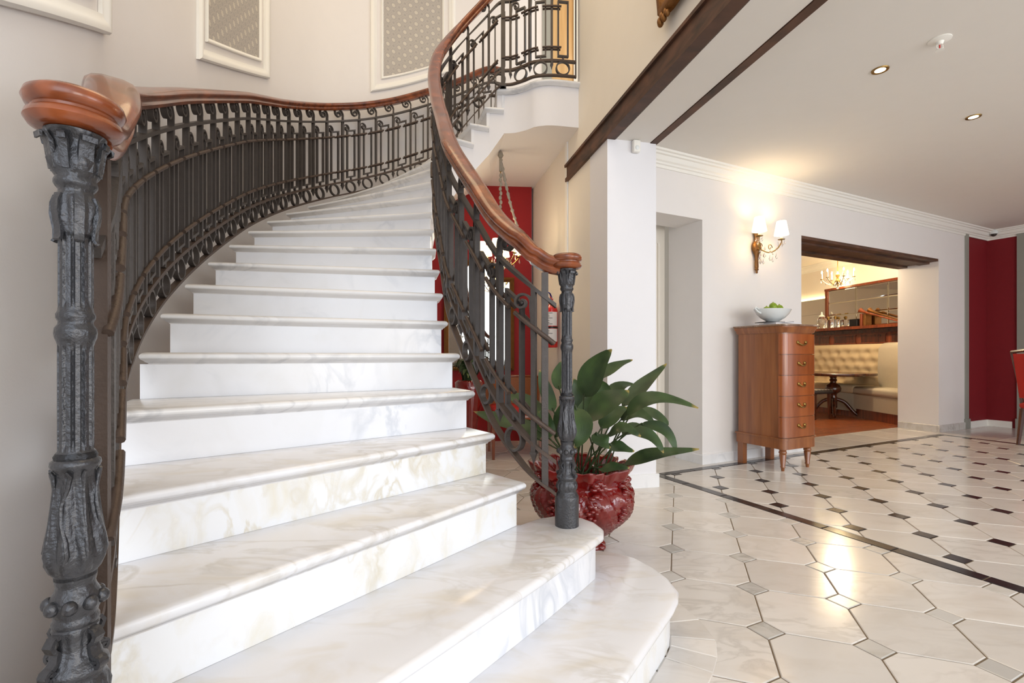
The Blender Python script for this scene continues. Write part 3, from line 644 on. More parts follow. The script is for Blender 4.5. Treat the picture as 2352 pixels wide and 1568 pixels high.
def balustrade(label, rail, railtop, first, last, skip_rings=()):
    B = thing('balustrade', label, 'balustrade'); nseg = int(rail.L/.025)
    def poly(h, q0=0, q1=None): 
        q1 = rail.L if q1 is None else q1
        return [(rail.at(q0+(q1-q0)*i/nseg)[0], rail.at(q0+(q1-q0)*i/nseg)[1], rail.at(q0+(q1-q0)*i/nseg)[2]+h) for i in range(nseg+1)]
    rect = lambda w_, h_: [(-w_/2, -h_/2), (w_/2, -h_/2), (w_/2, h_/2), (-w_/2, h_/2)]
    MB().sweep(poly(H_BASE), rect(.03, .014), plumb=True).build('base_bar', M['ironr'], B, smooth=30)
    MB().sweep(poly(H_LOW), rect(.03, .018), plumb=True).build('lower_rail', M['ironr'], B, smooth=30)
    MB().sweep(poly(H_UP), rect(.03, .018), plumb=True).build('upper_rail', M['iron'], B, smooth=30)
    MB().sweep(railtop, RAILP).build('handrail', M['rail'], B, smooth=40)
    q = first; i = 0
    while q < last:
        p, ang, sl = rail.frame(q)
        link('baluster', ME_BAR, B, p, ang)
        if i > 0: link('scroll', ME_SCR, B, p, ang)
        nxt = q+BAY
        if nxt < last+.02:
            link('small_scroll', ME_SML, B, p, ang)
            # bent frame between two bars, following the pitch
            a0, a1 = q+BAY*.29, q+BAY*.73; pa, pb = rail.at(a0), rail.at(a1); L = math.hypot(pb[0]-pa[0], pb[1]-pa[1]); an = math.atan2(pb[1]-pa[1], pb[0]-pa[0]); dz = pb[2]-pa[2]
            t, d, zl, zh = .012, .024, H_LOW+.042, H_UP-.108
            pts = [(0, zl), (L, zl+dz), (L, zh+dz), (0, zh)]; mb = MB(); m4 = []
            for k in range(4):   # mitred rectangular loop
                x0, z0 = pts[k-1]; x1, z1 = pts[k]; x2, z2 = pts[(k+1) % 4]
                sx = -1 if k in (0, 3) else 1; sz = -1 if k in (0, 1) else 1; w_ = t/2
                shear = dz/L*w_*sx
                m4.append([(x1+sx*w_, -d/2, z1+sz*w_*1.2+shear), (x1+sx*w_, d/2, z1+sz*w_*1.2+shear), (x1-sx*w_, d/2, z1-sz*w_*1.2-shear), (x1-sx*w_, -d/2, z1-sz*w_*1.2-shear)])
            mb.rings(m4, closed=True); mb.box((L/2, 0, (H_LOW+.009+zl)/2+dz/2), (.014, .02, zl-H_LOW-.014))
            mb.build('bent_frame', M['iron'], B, pa, an, smooth=30)
            # ring between lower rail and base bar
            qm = q+BAY*.5; pm, am, sm = rail.frame(qm); gap = H_LOW-H_BASE-.016; r = gap/2*math.cos(math.atan(sm))+.002
            mb = MB().ring_strip([(r*math.cos(2*PI*j/28), r*math.sin(2*PI*j/28)) for j in range(29)], .011, .026, F)
            mb.build('ring', M['iron'], B, (pm[0], pm[1], pm[2]+(H_LOW+H_BASE)/2-.001), am, smooth=30)
        # clasping round bars on both faces, across bar and frame sides
        if True:
            for h in (H_T1, H_T2):
                mb = MB()
                for sd in (-1, 1):
                    pt = []
                    for j in range(7):
                        qq = max(.0, min(rail.L-.012, q+(-.41+.82*j/6)*BAY)); pp, aa, _ = rail.frame(qq)
                        pt.append((pp[0]-math.sin(aa)*.018*sd, pp[1]+math.cos(aa)*.018*sd, pp[2]+h))
                    mb.tube(pt, .0095, 8)
                mb.build('clasp_bar', M['ironr'], B, smooth=50)
        q += BAY; i += 1
    return B
def nl(k): return k*RISE+.005
innerp = [(NEWR[0]-.045, NEWR[1]+.002, .455), (.058+.012, 1.958, .545), (-.066, 2.105, .70)]
def innr(k):
    a, b = IN[k-1], IN[min(20, k+1)]; t = (b[0]-a[0], b[1]-a[1]); L = math.hypot(*t); return (t[1]/L, -t[0]/L)
for k in range(5, 20): n_ = innr(k); innerp.append((IN[k][0]+n_[0]*.012, IN[k][1]+n_[1]*.012, nl(k)))
innerp += [(IN[20][0]+.0, IN[20][1]-.012, 3.485), (0., 4.392, 3.505), (.103, 4.345, 3.51), (.187, 4.285, 3.51), (.29, 4.262, 3.51), (.40, 4.262, 3.51), (.57, 4.285, 3.51)]
RI = Rail(innerp)
def railtop(rail, q0, pre):
    out = list(pre); n = int((rail.L-q0)/.03)
    for i in range(n+1):
        p = rail.at(q0+(rail.L-q0)*i/n); out.append((p[0], p[1], p[2]+(H_RU+H_RT)/2))
    return out
ri_top = railtop(RI, .16, cr([(NEWR[0]-.02, NEWR[1]+.004, 1.398), (.14, 1.965, 1.415), (.085, 1.968, 1.452)], 4))
BI = balustrade('iron scroll balustrade with wooden rail ending at the newel beside the plant', RI, ri_top, .09, RI.L-.02)
outp = [(NEWL[0]-.03, NEWL[1]+.06, .43), (-.765, .90, .52), (-.955, 1.145, .70)]
for k in range(5, 21): n_ = outn(k); outp.append((OUT[k][0]+n_[0]*.012, OUT[k][1]+n_[1]*.012, nl(k)))
outp += [(-.12, 5.74, 3.505)]
RO = Rail(outp)
ro_top = railtop(RO, .40, cr([(NEWL[0]-.005, NEWL[1]+.02, 1.40), (-.735, .85, 1.425), (-.775, .925, 1.50), (-.835, 1.00, 1.575), (-.90, 1.08, 1.625)], 5))
BO = balustrade('iron scroll balustrade with wooden rail along the curved wall side of the stairs', RO, ro_top, .10, RO.L-.02)
# plain uprights next to the newels and the square post on the landing
def flatbar(B, x, y, z0, z1, ang, w_=.026, d_=.012, name='upright_bar', m='iron'):
    MB().box((0, 0, (z0+z1)/2), (d_, w_, z1-z0)).build(name, M[m], B, (x, y, 0), ang)
p, an, _ = RI.frame(.045); flatbar(BI, p[0], p[1], p[2]+H_BASE, 1.375, an, .02, .026)
p, an, _ = RO.frame(.03); flatbar(BO, p[0], p[1], p[2]+H_BASE-.1, 1.40, an, .032, .02, m='ironr')
q = next(i*.01 for i in range(2000) if RI.at(i*.01)[0] > -.09 and RI.at(i*.01)[1] > 4.2)
p, an, _ = RI.frame(q); MB().box((0, 0, .47), (.036, .036, .94)).box((0, 0, .012), (.06, .06, .024)).build('landing_post', M['iron'], BI, (p[0], p[1], 3.5), an)
p = RI.at(RI.L); flatbar(BI, p[0], p[1], 3.52, 4.45, 0)
# little applied tendrils on the first upright beside the left newel
p, an, _ = RO.frame(.05)
for z0 in (.72, 1.0, 1.22):
    mb = MB(); mb.ring_strip([(.012+.03*math.sin(PI*t/8)**2+.004*t/8, z0-.13*t/8) for t in range(9)], .008, .02, F); mb.build('tendril', M['ironr'], BO, (p[0], p[1], 0), an+.3)

# newel posts (turned, fluted cast iron)
U = .000734
PROF = [(66, 0), (66, 160), (64, 166), (60, 170), (58, 178), (52, 186), (50, 192), (57, 205), (58, 222), (55, 238), (50, 244), (49, 252), (54, 258), (57, 266), (55, 275), (46, 285), (40, 305), (37, 325), (38, 345), (40, 356),
        (37, 360), (40, 366), (40, 372), (37, 378), (38, 386), (42, 395), (43, 408), (43, 420), (39, 430), (35, 438), (33, 446), (35, 455), (36, 462), (36, 470), (44, 482), (49, 500), (49.5, 520), (46, 550), (41, 590), (37, 625), (34, 655), (33, 675), (35, 690),
        (40, 696), (43, 704), (42, 712), (36, 716), (37, 722), (33, 730), (30, 734), (30, 960), (32, 968), (35, 976), (36, 986), (35, 996), (30, 1004), (29, 1010), (33, 1018), (33, 1026), (30, 1032), (29, 1040), (29, 1190), (30, 1198), (33, 1212),
        (34, 1228), (36, 1246), (36, 1262), (33, 1276), (30, 1284), (29, 1292), (34, 1298), (37, 1304), (37, 1310), (34, 1318), (38, 1326), (43, 1338), (44, 1350), (41, 1362), (38, 1374), (39, 1388), (44, 1400), (51, 1408), (52, 1413), (44, 1416)]
def newel(B, c, z0, ang):
    def dense(lo, hi):
        out = []
        for (r0, h0), (r1, h1) in zip(PROF, PROF[1:]):
            n = max(1, int((h1-h0)/12))
            for i in range(n): out.append((r0+(r1-r0)*i/n, h0+(h1-h0)*i/n))
        out.append(PROF[-1]); return [(r*U, h*U) for r, h in out if lo <= h <= hi]
    def fn(r, z, a):
        h = z/U
        if 742 < h < 952 or 1044 < h < 1186: return r*(1-.17*max(0, math.cos(12*a))**.6)
        if 470 < h < 690: 
            e = min(1, (h-470)/40)*min(1, (690-h)/40); return r*(1+e*(.10*math.cos(8*a)+.03*math.cos(24*a+h*.08)))
        if 1196 < h < 1290: e = math.sin(PI*(h-1196)/94); return r*(1+.09*e*math.cos(6*a)*math.cos(h*.12)+.05*e*math.cos(12*a))
        if 1320 < h < 1412: e = math.sin(PI*(h-1320)/92)**.5; return r*(1+.10*e*math.cos(4*a+PI/4*0)+.04*e*math.cos(16*a+h*.15))
        if 194 < h < 242: e = math.sin(PI*(h-194)/48); return r*(1+.05*e*math.cos(14*a))
        if 285 < h < 350: return r*(1-.06*max(0, math.cos(8*a)))
        return r
    post = MB().lathe(dense(0, 473), 96, fn=fn).build('newel_post', M['cast'], B, (c[0], c[1], z0), ang, smooth=50)
    MB().lathe(dense(457, 731), 96, fn=fn).build('leafy_bulb', M['cast'], post, smooth=50)
    MB().lathe(dense(714, 1199), 96, fn=fn).build('fluted_shaft', M['cast'], post, smooth=40)
    MB().lathe(dense(1183, 1416), 96, fn=fn).build('leaf_capital', M['cast'], post, smooth=50)
    for j in range(8):
        a = 2*PI*j/8+.2; MB().sphere((44*U*math.cos(a), 44*U*math.sin(a), 410*U), 14*U, 10, 8, (1, 1, 1.1)).build('bead', M['cast'], post, smooth=80)
    for j in range(4):
        a = 2*PI*j/4+.35; mb = MB()
        pts = [(34*U, 352*U), (48*U, 350*U), (56*U, 338*U), (50*U, 326*U), (42*U, 318*U), (44*U, 300*U), (54*U, 290*U)]+spiral(56*U, 280*U, 11*U, 3*U, PI/2, -1.2, 12)
        mb.ring_strip(pts, 9*U, 20*U, lambda x, n, z: (x*math.cos(a)-n*math.sin(a), x*math.sin(a)+n*math.cos(a), z)); mb.build('volute', M['cast'], post, smooth=50)
    for j in range(8):   # curled acanthus tips under the cap, raised leaf ribs on the bulb
        a = 2*PI*j/8; mb = MB(); C = lambda x, n, z: (x*math.cos(a)-n*math.sin(a), x*math.sin(a)+n*math.cos(a), z)
        big = j % 2 == 0
        mb.ring_strip([(37*U, 1330*U), (42*U, 1360*U), (46*U, 1385*U), (56*U, 1400*U), (62*U if big else 55*U, 1396*U), (61*U if big else 54*U, 1386*U)], [9*U, 9*U, 8*U, 7*U, 6*U, 4*U], (26 if big else 14)*U, C); mb.build('acanthus_leaf', M['cast'], post, smooth=60)
        mb = MB(); mb.tube([C((rr+1)*U, (8*math.sin(i*1.3) if not big else 0)*U, hh*U) for i, (rr, hh) in enumerate(((48, 500), (50, 520), (47, 548), (42, 588), (38, 622), (35, 655), (37, 684), (42, 694)))], [3*U, 5*U, 5*U, 4*U, 4*U, 4*U, 5*U, 3*U], 6); mb.build('leaf_rib', M['cast'], post, smooth=60)
    for j in range(6):
        a = 2*PI*j/6+.3; mb = MB(); C = lambda x, n, z: (x*math.cos(a)-n*math.sin(a), x*math.sin(a)+n*math.cos(a), z)
        mb.ring_strip([(33*U, 1278*U), (38*U, 1262*U), (39*U, 1240*U), (36*U, 1222*U), (33*U, 1206*U), (34*U, 1186*U), (38*U, 1180*U)], [7*U, 8*U, 8*U, 8*U, 8*U, 6*U, 5*U], 16*U, C); mb.build('hanging_leaf', M['cast'], post, smooth=60)
    # wooden cap
    cp = [(.02, 0), (.046, 0), (.056, .004), (.061, .012), (.059, .02), (.053, .025), (.053, .029), (.059, .033), (.063, .042), (.060, .052), (.052, .058), (.025, .061)]
    MB().lathe(cp, 48).build('newel_cap', M['rail'], B, (c[0], c[1], z0+1415*U), 0, smooth=45)
newel(BI, NEWR, 2*RISE, .4); newel(BO, NEWL, 2*RISE, 1.1)
# ------------------------------------------------------------------ furniture and fittings of the hall
def shade_lamp(): pass
point('upper_hall_warm_fill', (1.1, 5.2, 5.3), 13, (1, .74, .44), .15)  # added bare point fill, no lamp stands here; warms the wall behind the landing
# chest of drawers
ch = thing('chest_of_drawers', 'tall narrow honey-coloured wooden chest with five drawers and marble top', 'chest of drawers', (2.513, 4.560, 0), TH)
CW, CD = .46, .49
def chest_plan(e=0, r=.06):      # plan with rounded front corners (front at -y)
    w_, d_ = CW/2+e, CD/2+e; pts = [(w_, d_), (-w_, d_)]
    for cx, a0 in ((-w_+r, PI), (w_-r, 1.5*PI)):
        for i in range(7): a = a0+PI/2*i/6; pts.append((cx+r*math.cos(a), -d_+r+r*math.sin(a)))
    return ccw(pts)
mb = MB(); mb.prism(chest_plan(-.009), .30, 1.245); mb.build('body', M['chest'], ch, smooth=40)
mb = MB(); mb.prism(chest_plan(.004), .20, .285); mb.prism(chest_plan(.012), .285, .30); mb.build('apron', M['chest'], ch, smooth=40)
mb = MB(); R = [[(x, y, z) for x, y in chest_plan(e)] for e, z in ((-.002, 1.245), (.004, 1.255), (.006, 1.27), (.014, 1.282), (.018, 1.298), (.018, 1.304))]; mb.rings(R); mb.build('cornice', M['chest'], ch, smooth=40)
mb = MB(); R = [[(x, y, z) for x, y in chest_plan(e)] for e, z in ((.02, 1.3045), (.026, 1.308), (.026, 1.317), (.022, 1.321))]; mb.rings(R); mb.build('marble_top', M['browntop'], ch, smooth=40)
for i in range(5):
    z0, z1 = .305+.187*i, .305+.187*(i+1)-.008
    pl = [p for p in chest_plan(.003) if p[1] < -CD/2+.065]; pl = sorted(pl, key=lambda p: p[0]); inner_ = [(pl[-1][0]-.012, pl[-1][1]), (pl[0][0]+.012, pl[0][1])]
    front = ccw([(x, y) for x, y in pl]+[(CW/2-.02, -CD/2+.07), (-CW/2+.02, -CD/2+.07)])
    dr = MB().prism(front, z0, z1).build('drawer', M['chestd'], ch, smooth=40)
    hz = z0+.105; mb = MB(); wd = .056 if i == 4 else .042
    mb.tube([(-wd, -CD/2-.008, hz), (-wd*.8, -CD/2-.02, hz-.014), (-wd*.3, -CD/2-.024, hz-.024), (wd*.3, -CD/2-.024, hz-.024), (wd*.8, -CD/2-.02, hz-.014), (wd, -CD/2-.008, hz)], .0058, 8)
    for sd in (-1, 1):
        mb.sphere((sd*wd, -CD/2-.008, hz), .015, 8, 6, (1.1, .6, 1)); mb.sphere((sd*(wd+.008), -CD/2-.006, hz+.008), .007, 8, 6, (1, .6, 1)); mb.sphere((sd*(wd-.008), -CD/2-.006, hz+.009), .006, 8, 6, (1, .6, 1))
    if i == 4:
        for q in range(-2, 3): mb.sphere((q*.018, -CD/2-.016, hz-.026+abs(q)*.004), .007, 8, 6)
    mb.build('handle', M['brass'], dr, smooth=60)
for sx in (-1, 1):
    MB().lathe([(.03, .2), (.032, .19), (.027, .183), (.033, .172), (.033, .16), (.026, .152), (.03, .145), (.018, .045), (.021, .04), (.021, .032), (.016, .028), (.013, 0)], 20, (sx*(CW/2-.055), -CD/2+.055, 0)).build('leg', M['chest'], ch, smooth=50)
    MB().box((sx*(CW/2-.03), CD/2-.035, .10), (.055, .06, .20)).build('leg', M['chest'], ch)
def on_chest(x, y): c, s = math.cos(TH), math.sin(TH); return (2.513+x*c-y*s, 4.560+x*s+y*c)
ZTOP = 1.3212
# magazines under the bowl
mags = [((.02, -.03), (.30, .22), .006, .12, 'black', 'black folder lying lowest on the chest top'), ((.03, -.02), (.29, .21), .016, -.2, 'paper', 'thick white magazine in the stack under the bowl'),
        ((.05, -.03), (.27, .20), .010, .1, 'paper', 'thin white magazine near the top of the stack'), ((.0, .02), (.26, .2), .005, -.35, 'black', 'dark magazine directly under the white bowl')]
z = ZTOP
for (x, y), (w_, d_), h, r, m, lb in mags:
    mb = MB().box((0, 0, h/2), (w_, d_, h))
    o = mb.build('magazine', M[m], None, (*on_chest(x, y), z+.0003), TH+r, smooth=0); tag(o, lb, 'magazine', 'magazines on the chest'); 
    z += h+.0003
bx, by = on_chest(-.02, .02); zb_ = z+.0003
bowl = thing('fruit_bowl', 'white ceramic bowl with two handles holding green limes', 'bowl', (bx, by, zb_), TH)
bp = [(.055, 0), (.06, .006), (.07, .012), (.11, .035), (.15, .075), (.168, .11), (.172, .118), (.165, .119), (.142, .08), (.10, .045), (.05, .03)]
MB().lathe(bp, 40).xf(Matrix.Diagonal((1.15, .8, 1, 1))).build('bowl', M['ceramicw'], bowl, smooth=50)
for sd in (-1, 1):
    MB().tube([(sd*.17, 0, .078), (sd*.21, 0, .09), (sd*.245, 0, .118), (sd*.235, 0, .13), (sd*.195, 0, .114)], [.012, .01, .008, .007, .006], 8).build('handle', M['ceramicw'], bowl, smooth=60)
c, s = math.cos(TH), math.sin(TH)
lim = [((.0, -.005, .145), 'largest lime, standing highest in the bowl'), ((.082, -.01, .128), 'yellowish lime right of the highest one in the bowl'), ((.14, .035, .122), 'green lime at the right rim of the bowl'), ((-.085, .0, .105), 'pale lime low at the left rim of the bowl'), ((.04, .068, .105), 'lime at the back of the bowl'), ((.035, -.066, .085), 'lime sunk deep in the front of the bowl')]
for (x, y, zz), lb in lim:
    r = .036
    tag(MB().sphere((0, 0, 0), r, 16, 12, (1, 1, 1.08)).sphere((0, 0, r*1.08), .007, 8, 6).build('lime', M['lime'], None, (bx+x*c-y*s, by+x*s+y*c, zb_+zz), x*9, smooth=70), lb, 'lime', 'limes in the bowl')
# wall sconce with two shades and crystals
SX, SY = ab(1.398, WT)
sc = thing('sconce', 'gilded two-arm wall lamp with cream shades and hanging crystals', 'wall lamp', (SX, SY, 2.08), TH)
bpz = [(.01, -.205), (.018, -.19), (.012, -.18), (.03, -.165), (.02, -.155), (.026, -.14), (.022, -.05), (.03, -.02), (.06, .03), (.066, .06), (.055, .10), (.03, .125), (.034, .14), (.026, .16), (.04, .185), (.042, .21), (.02, .225)]
MB().lathe(bpz, 16).xf(Matrix.Diagonal((1, .45, 1, 1))).xf(Matrix.Translation((0, -.025, 0))).build('backplate', M['gilt'], sc, smooth=50)
for sx in (-.14, .19):
    pts = cr([(0, -.04, .05), (sx*.4, -.10, .0), (sx*.75, -.14, .03), (sx, -.16, .10), (sx, -.16, .125)], 5)
    arm = MB().tube(pts, .006, 8).build('arm', M['brass'], sc, smooth=60)
    MB().tube([(sx*.45+.035*math.cos(t)*(1-t/9), -.11, .05+.035*math.sin(t)*(1-t/9)) for t in [i*.5 for i in range(14)]], .004, 6).build('curl', M['brass'], sc, smooth=60)
    MB().lathe([(.004, .122), (.032, .128), (.034, .133), (.012, .134), (.012, .14)], 20, (sx, -.16, 0)).build('drip_pan', M['brass'], sc, smooth=50)
    MB().lathe([(.011, .138), (.011, .21)], 12, (sx, -.16, 0)).build('candle', M['candle'], sc, smooth=50)
    MB().lathe([(.068, .175), (.044, .315), (.042, .315), (.066, .175)], 32, (sx, -.16, 0), cap0=False, cap1=False).build('lamp_shade', M['shade'], sc, smooth=60)
    MB().sphere((sx, -.16, .235), .014, 10, 8, (1, 1, 1.5)).build('bulb', M['bulb'], sc, smooth=80)
    l = point('sconce_light', (0, 0, 0), 4); l.parent = sc; l.location = (sx, -.16, .27)
    for j in range(5):
        a = 2*PI*j/5+sx; MB().drop((sx+.03*math.cos(a), -.16+.03*math.sin(a), .125), .008, .05+.03*(j % 2)).build('crystal', M['glass'], sc, smooth=0)
for k, (x, y, zz) in enumerate([(-.06, -.1, .03), (.02, -.1, .06), (.06, -.13, .03), (.1, -.13, .02), (.03, -.08, .0), (-.02, -.08, .0), (.13, -.15, .05), (-.09, -.13, .02)]):
    for q in range(2): MB().drop((x, y, zz-q*.055), .009+.003*q, .05+.02*q).build('crystal', M['glass'], sc, smooth=0)
# ceiling fittings
for i, (x, y) in enumerate(((2.36, 3.07), (3.54, 3.674))):
    d = thing('downlight', ('recessed round ceiling spotlight nearer the sprinkler', 'recessed round ceiling spotlight farther from the sprinkler')[i], 'ceiling light', (x, y, ZC), 0, 'recessed ceiling spotlights')
    MB().lathe([(.03, -.004), (.046, -.006), (.048, -.001), (.046, .0)], 28, cap0=False, cap1=False).build('rim', M['brass'], d, smooth=50)
    MB().lathe([(.031, -.0035), (.0, -.0045)], 20, cap0=False, cap1=False).build('lamp', M['spot'], d)
    l = bpy.data.lights.new('spot', 'SPOT'); l.energy = 22; l.color = (1, .82, .55); l.spot_size = 1.5; l.spot_blend = .6; l.shadow_soft_size = .03
    lo = bpy.data.objects.new('downlight_beam', l); COL.objects.link(lo); lo.parent = d; lo.location = (0, 0, -.012)
d = thing('fire_sprinkler', 'white ceiling sprinkler head with small red bulb', 'sprinkler', (2.483, 2.78, ZC))
MB().lathe([(.055, 0), (.055, -.004), (.045, -.008), (.02, -.012), (.014, -.03), (0, -.03)], 24, cap0=False).build('escutcheon', M['trimw'], d, smooth=50)
mb = MB(); mb.tube([(-.016, 0, -.028), (-.018, 0, -.045), (-.004, 0, -.058)], .003, 6).tube([(.016, 0, -.028), (.018, 0, -.045), (.004, 0, -.058)], .003, 6); mb.lathe([(.02, -.058), (.022, -.061), (0, -.062)], 14); mb.build('frame', M['trimw'], d, smooth=50)
MB().lathe([(.0035, -.03), (.0035, -.056)], 8).build('bulb', M['exred'], d)
px_, py_ = wb(-.0, .2305); d = thing('motion_sensor', 'small white motion sensor at the top of the white column', 'sensor', (px_, py_, 2.67), math.atan2(.2147, .9767))
MB().rbox((0, -.022, 0), (.062, .04, .095), .01).build('housing', M['trimw'], d, smooth=50); MB().sphere((0, -.038, -.015), .02, 12, 8, (1, .5, 1)).build('lens', M['ceramicw'], d, smooth=80)
cx_, cy_ = ab(6.40, WT+.10); d = thing('security_camera', 'small grey dome camera at the crown moulding corner', 'camera', (cx_, cy_, ZC-.06))
MB().lathe([(.03, .06), (.045, .05), (.048, .03), (.045, .0)], 20).build('mount', M['ceramicw'], d, smooth=50); MB().sphere((0, 0, .0), .035, 14, 10).build('dome', M['dark'], d, smooth=80)
# gilt picture frame high on the beam wall
pf = thing('picture_frame', 'carved gilt picture frame corner high on the stairwell wall', 'picture frame')
def wbp(s, n, z): x, y = wb(s, n); return (x, y, z)
for nm, q in (('frame_bottom', [(-.90, 3.06), (-1.75, 3.06)]), ('frame_side', [(-.90, 3.06), (-.90, 3.95)]), ('frame_top', [(-.90, 3.95), (-1.75, 3.95)]), ('frame_side', [(-1.75, 3.03), (-1.75, 3.95)])):
    mb = MB(); (s0, z0), (s1, z1) = q; n = 16; R = []
    for i in range(n+1):
        t = i/n; s_, z_ = s0+(s1-s0)*t, z0+(z1-z0)*t; wv = .004*math.sin(i*2.2); lean = -.03-(z_-3.03)*.10
        if z0 == z1: R.append([wbp(s_, lean-.0, z_-.045+wv), wbp(s_, lean-.035, z_-.03), wbp(s_, lean-.045, z_), wbp(s_, lean-.03, z_+.03), wbp(s_, lean, z_+.045)])
        else: R.append([wbp(s_-.045+wv, lean, z_), wbp(s_-.03, lean-.035, z_), wbp(s_, lean-.045, z_), wbp(s_+.03, lean-.03, z_), wbp(s_+.045, lean, z_)])
    mb.rings(R); mb.build(nm, M['gilt'], pf, smooth=50)
mb = MB(); mb.add([wbp(-.93, -.035, 3.06), wbp(-1.72, -.035, 3.06), wbp(-1.72, -.125, 3.92), wbp(-.93, -.125, 3.92), wbp(-.93, -.02, 3.06), wbp(-1.72, -.02, 3.06), wbp(-1.72, -.105, 3.92), wbp(-.93, -.105, 3.92)], [(0, 1, 2, 3), (4, 7, 6, 5), (0, 4, 5, 1), (1, 5, 6, 2), (2, 6, 7, 3), (3, 7, 4, 0)]); mb.build('mirror_glass', M['mirror'], pf, smooth=0)
mb = MB(); 
for k in range(5): x, y, zq = wbp(-.90-.02*k, -.06, 3.0+.02*(k % 2)); mb.sphere((x, y, zq), .026-.002*k, 8, 6, (.8, .8, 1.2))
mb.build('corner_ornament', M['gilt'], pf, smooth=70)
# chair cut by the right edge
rc = thing('dining_chair', 'dark wooden chair with red upholstered back at the right edge', 'chair', (6.12, 5.35, 0), 1.45)
def legs(root, w_, d_, h, m, rake=.0, nm='leg', t=.04):
    for sx in (-1, 1):
        for sy in (-1, 1):
            MB().rings([[(sx*w_+q*(.6)*t/2*u, sy*d_+(rake if sy > 0 else 0)+v*.6*t/2, 0) for q, u, v in ((1, -1, -1), (1, 1, -1), (1, 1, 1), (1, -1, 1))], [(sx*w_+u*t/2, sy*d_+v*t/2, h) for u, v in ((-1, -1), (1, -1), (1, 1), (-1, 1))]]).build(nm, m, root)
legs(rc, .20, .20, .42, M['darkwood'], .05)
MB().rbox((0, 0, .46), (.46, .46, .08), .03).build('seat', M['redcloth'], rc, smooth=50)
for sx in (-1, 1): MB().tube([(sx*.20, .20, .40), (sx*.205, .23, .7), (sx*.22, .30, 1.08)], [.018, .018, .016], 6).build('back_post', M['darkwood'], rc, smooth=30)
MB().tube([(-.22, .30, 1.08), (0, .315, 1.10), (.22, .30, 1.08)], .02, 6).build('top_rail', M['darkwood'], rc, smooth=30)
MB().add([(-.18, .21, .55), (.18, .21, .55), (.19, .275, 1.06), (-.19, .275, 1.06), (-.18, .255, .55), (.18, .255, .55), (.19, .315, 1.06), (-.19, .315, 1.06)], [(0, 1, 2, 3), (4, 7, 6, 5), (0, 4, 5, 1), (1, 5, 6, 2), (2, 6, 7, 3), (3, 7, 4, 0)]).build('backrest', M['redcloth'], rc)

# ------------------------------------------------------------------ big potted aspidistra beside the right newel
PX, PY = .385, 2.64
pl = thing('potted_plant', 'large glazed red pot with broad dark green leaves behind the newel', 'potted plant', (PX, PY, 0))
def potfn(r, z, a):
    e = max(0, min(1, (z-.06)/.06))*max(0, min(1, (.36-z)/.06)); sw = a*9+z*20
    q = .028*e*(abs(math.cos(sw/2))-.5)+.008*e*math.cos(4*sw)
    e2 = max(0, min(1, (z-.35)/.05)); q += e2*(.020*math.cos(8*a)+.010*math.cos(24*a))
    return r*(1+0)+q
pp = [(.10, 0), (.125, .004), (.13, .02), (.115, .04), (.12, .06), (.165, .10), (.215, .15), (.25, .20), (.270, .25), (.272, .29), (.255, .325), (.232, .345), (.225, .36), (.235, .38), (.25, .40), (.265, .43), (.268, .445), (.252, .44), (.225, .40), (.205, .36), (.20, .33)]
ppd = cr([(r, z) for r, z in pp], 3)
mb = MB(); R = []
for r, z in ppd:
    ring = []
    for j in range(120):
        a = 2*PI*j/120; rr = potfn(r, z, a); zz = z
        if z > .36: zz = z+ (z-.36)/.085*(.022*abs(math.cos(4*a))**.7-.012+.006*math.cos(24*a))
        ring.append((rr*math.cos(a), rr*math.sin(a), zz))
    R.append(ring)
mb.rings(R, True, False); pot = mb.build('pot', M['pot'], pl, smooth=60)
for j in range(8):      # relief shells on the shoulder of the pot
    a = 2*PI*j/8+.2; mb = MB()
    for q, (r, z) in enumerate(((.262, .40), (.250, .375), (.268, .335), (.278, .30), (.280, .265), (.272, .23), (.258, .195))):
        aa = a-(.40-z)*1.1
        for s_ in (-1, 0, 1): mb.sphere(((r-.012)*math.cos(aa+s_*.075), (r-.012)*math.sin(aa+s_*.075), z-abs(s_)*.010), .026-.0022*q, 10, 7, (1, 1, .62))
    mb.build('relief_shell', M['pot'], pot, smooth=70)
for j in range(5):
    a = 2*PI*j/5+.5; MB().sphere((.12*math.cos(a), .12*math.sin(a), .018), .03, 10, 8, (1, 1, .6)).build('foot', M['pot'], pot, smooth=70)
MB().lathe([(.202, .35), (.1, .36), (0, .365)], 28, cap0=False).build('soil', M['soil'], pl, smooth=60)
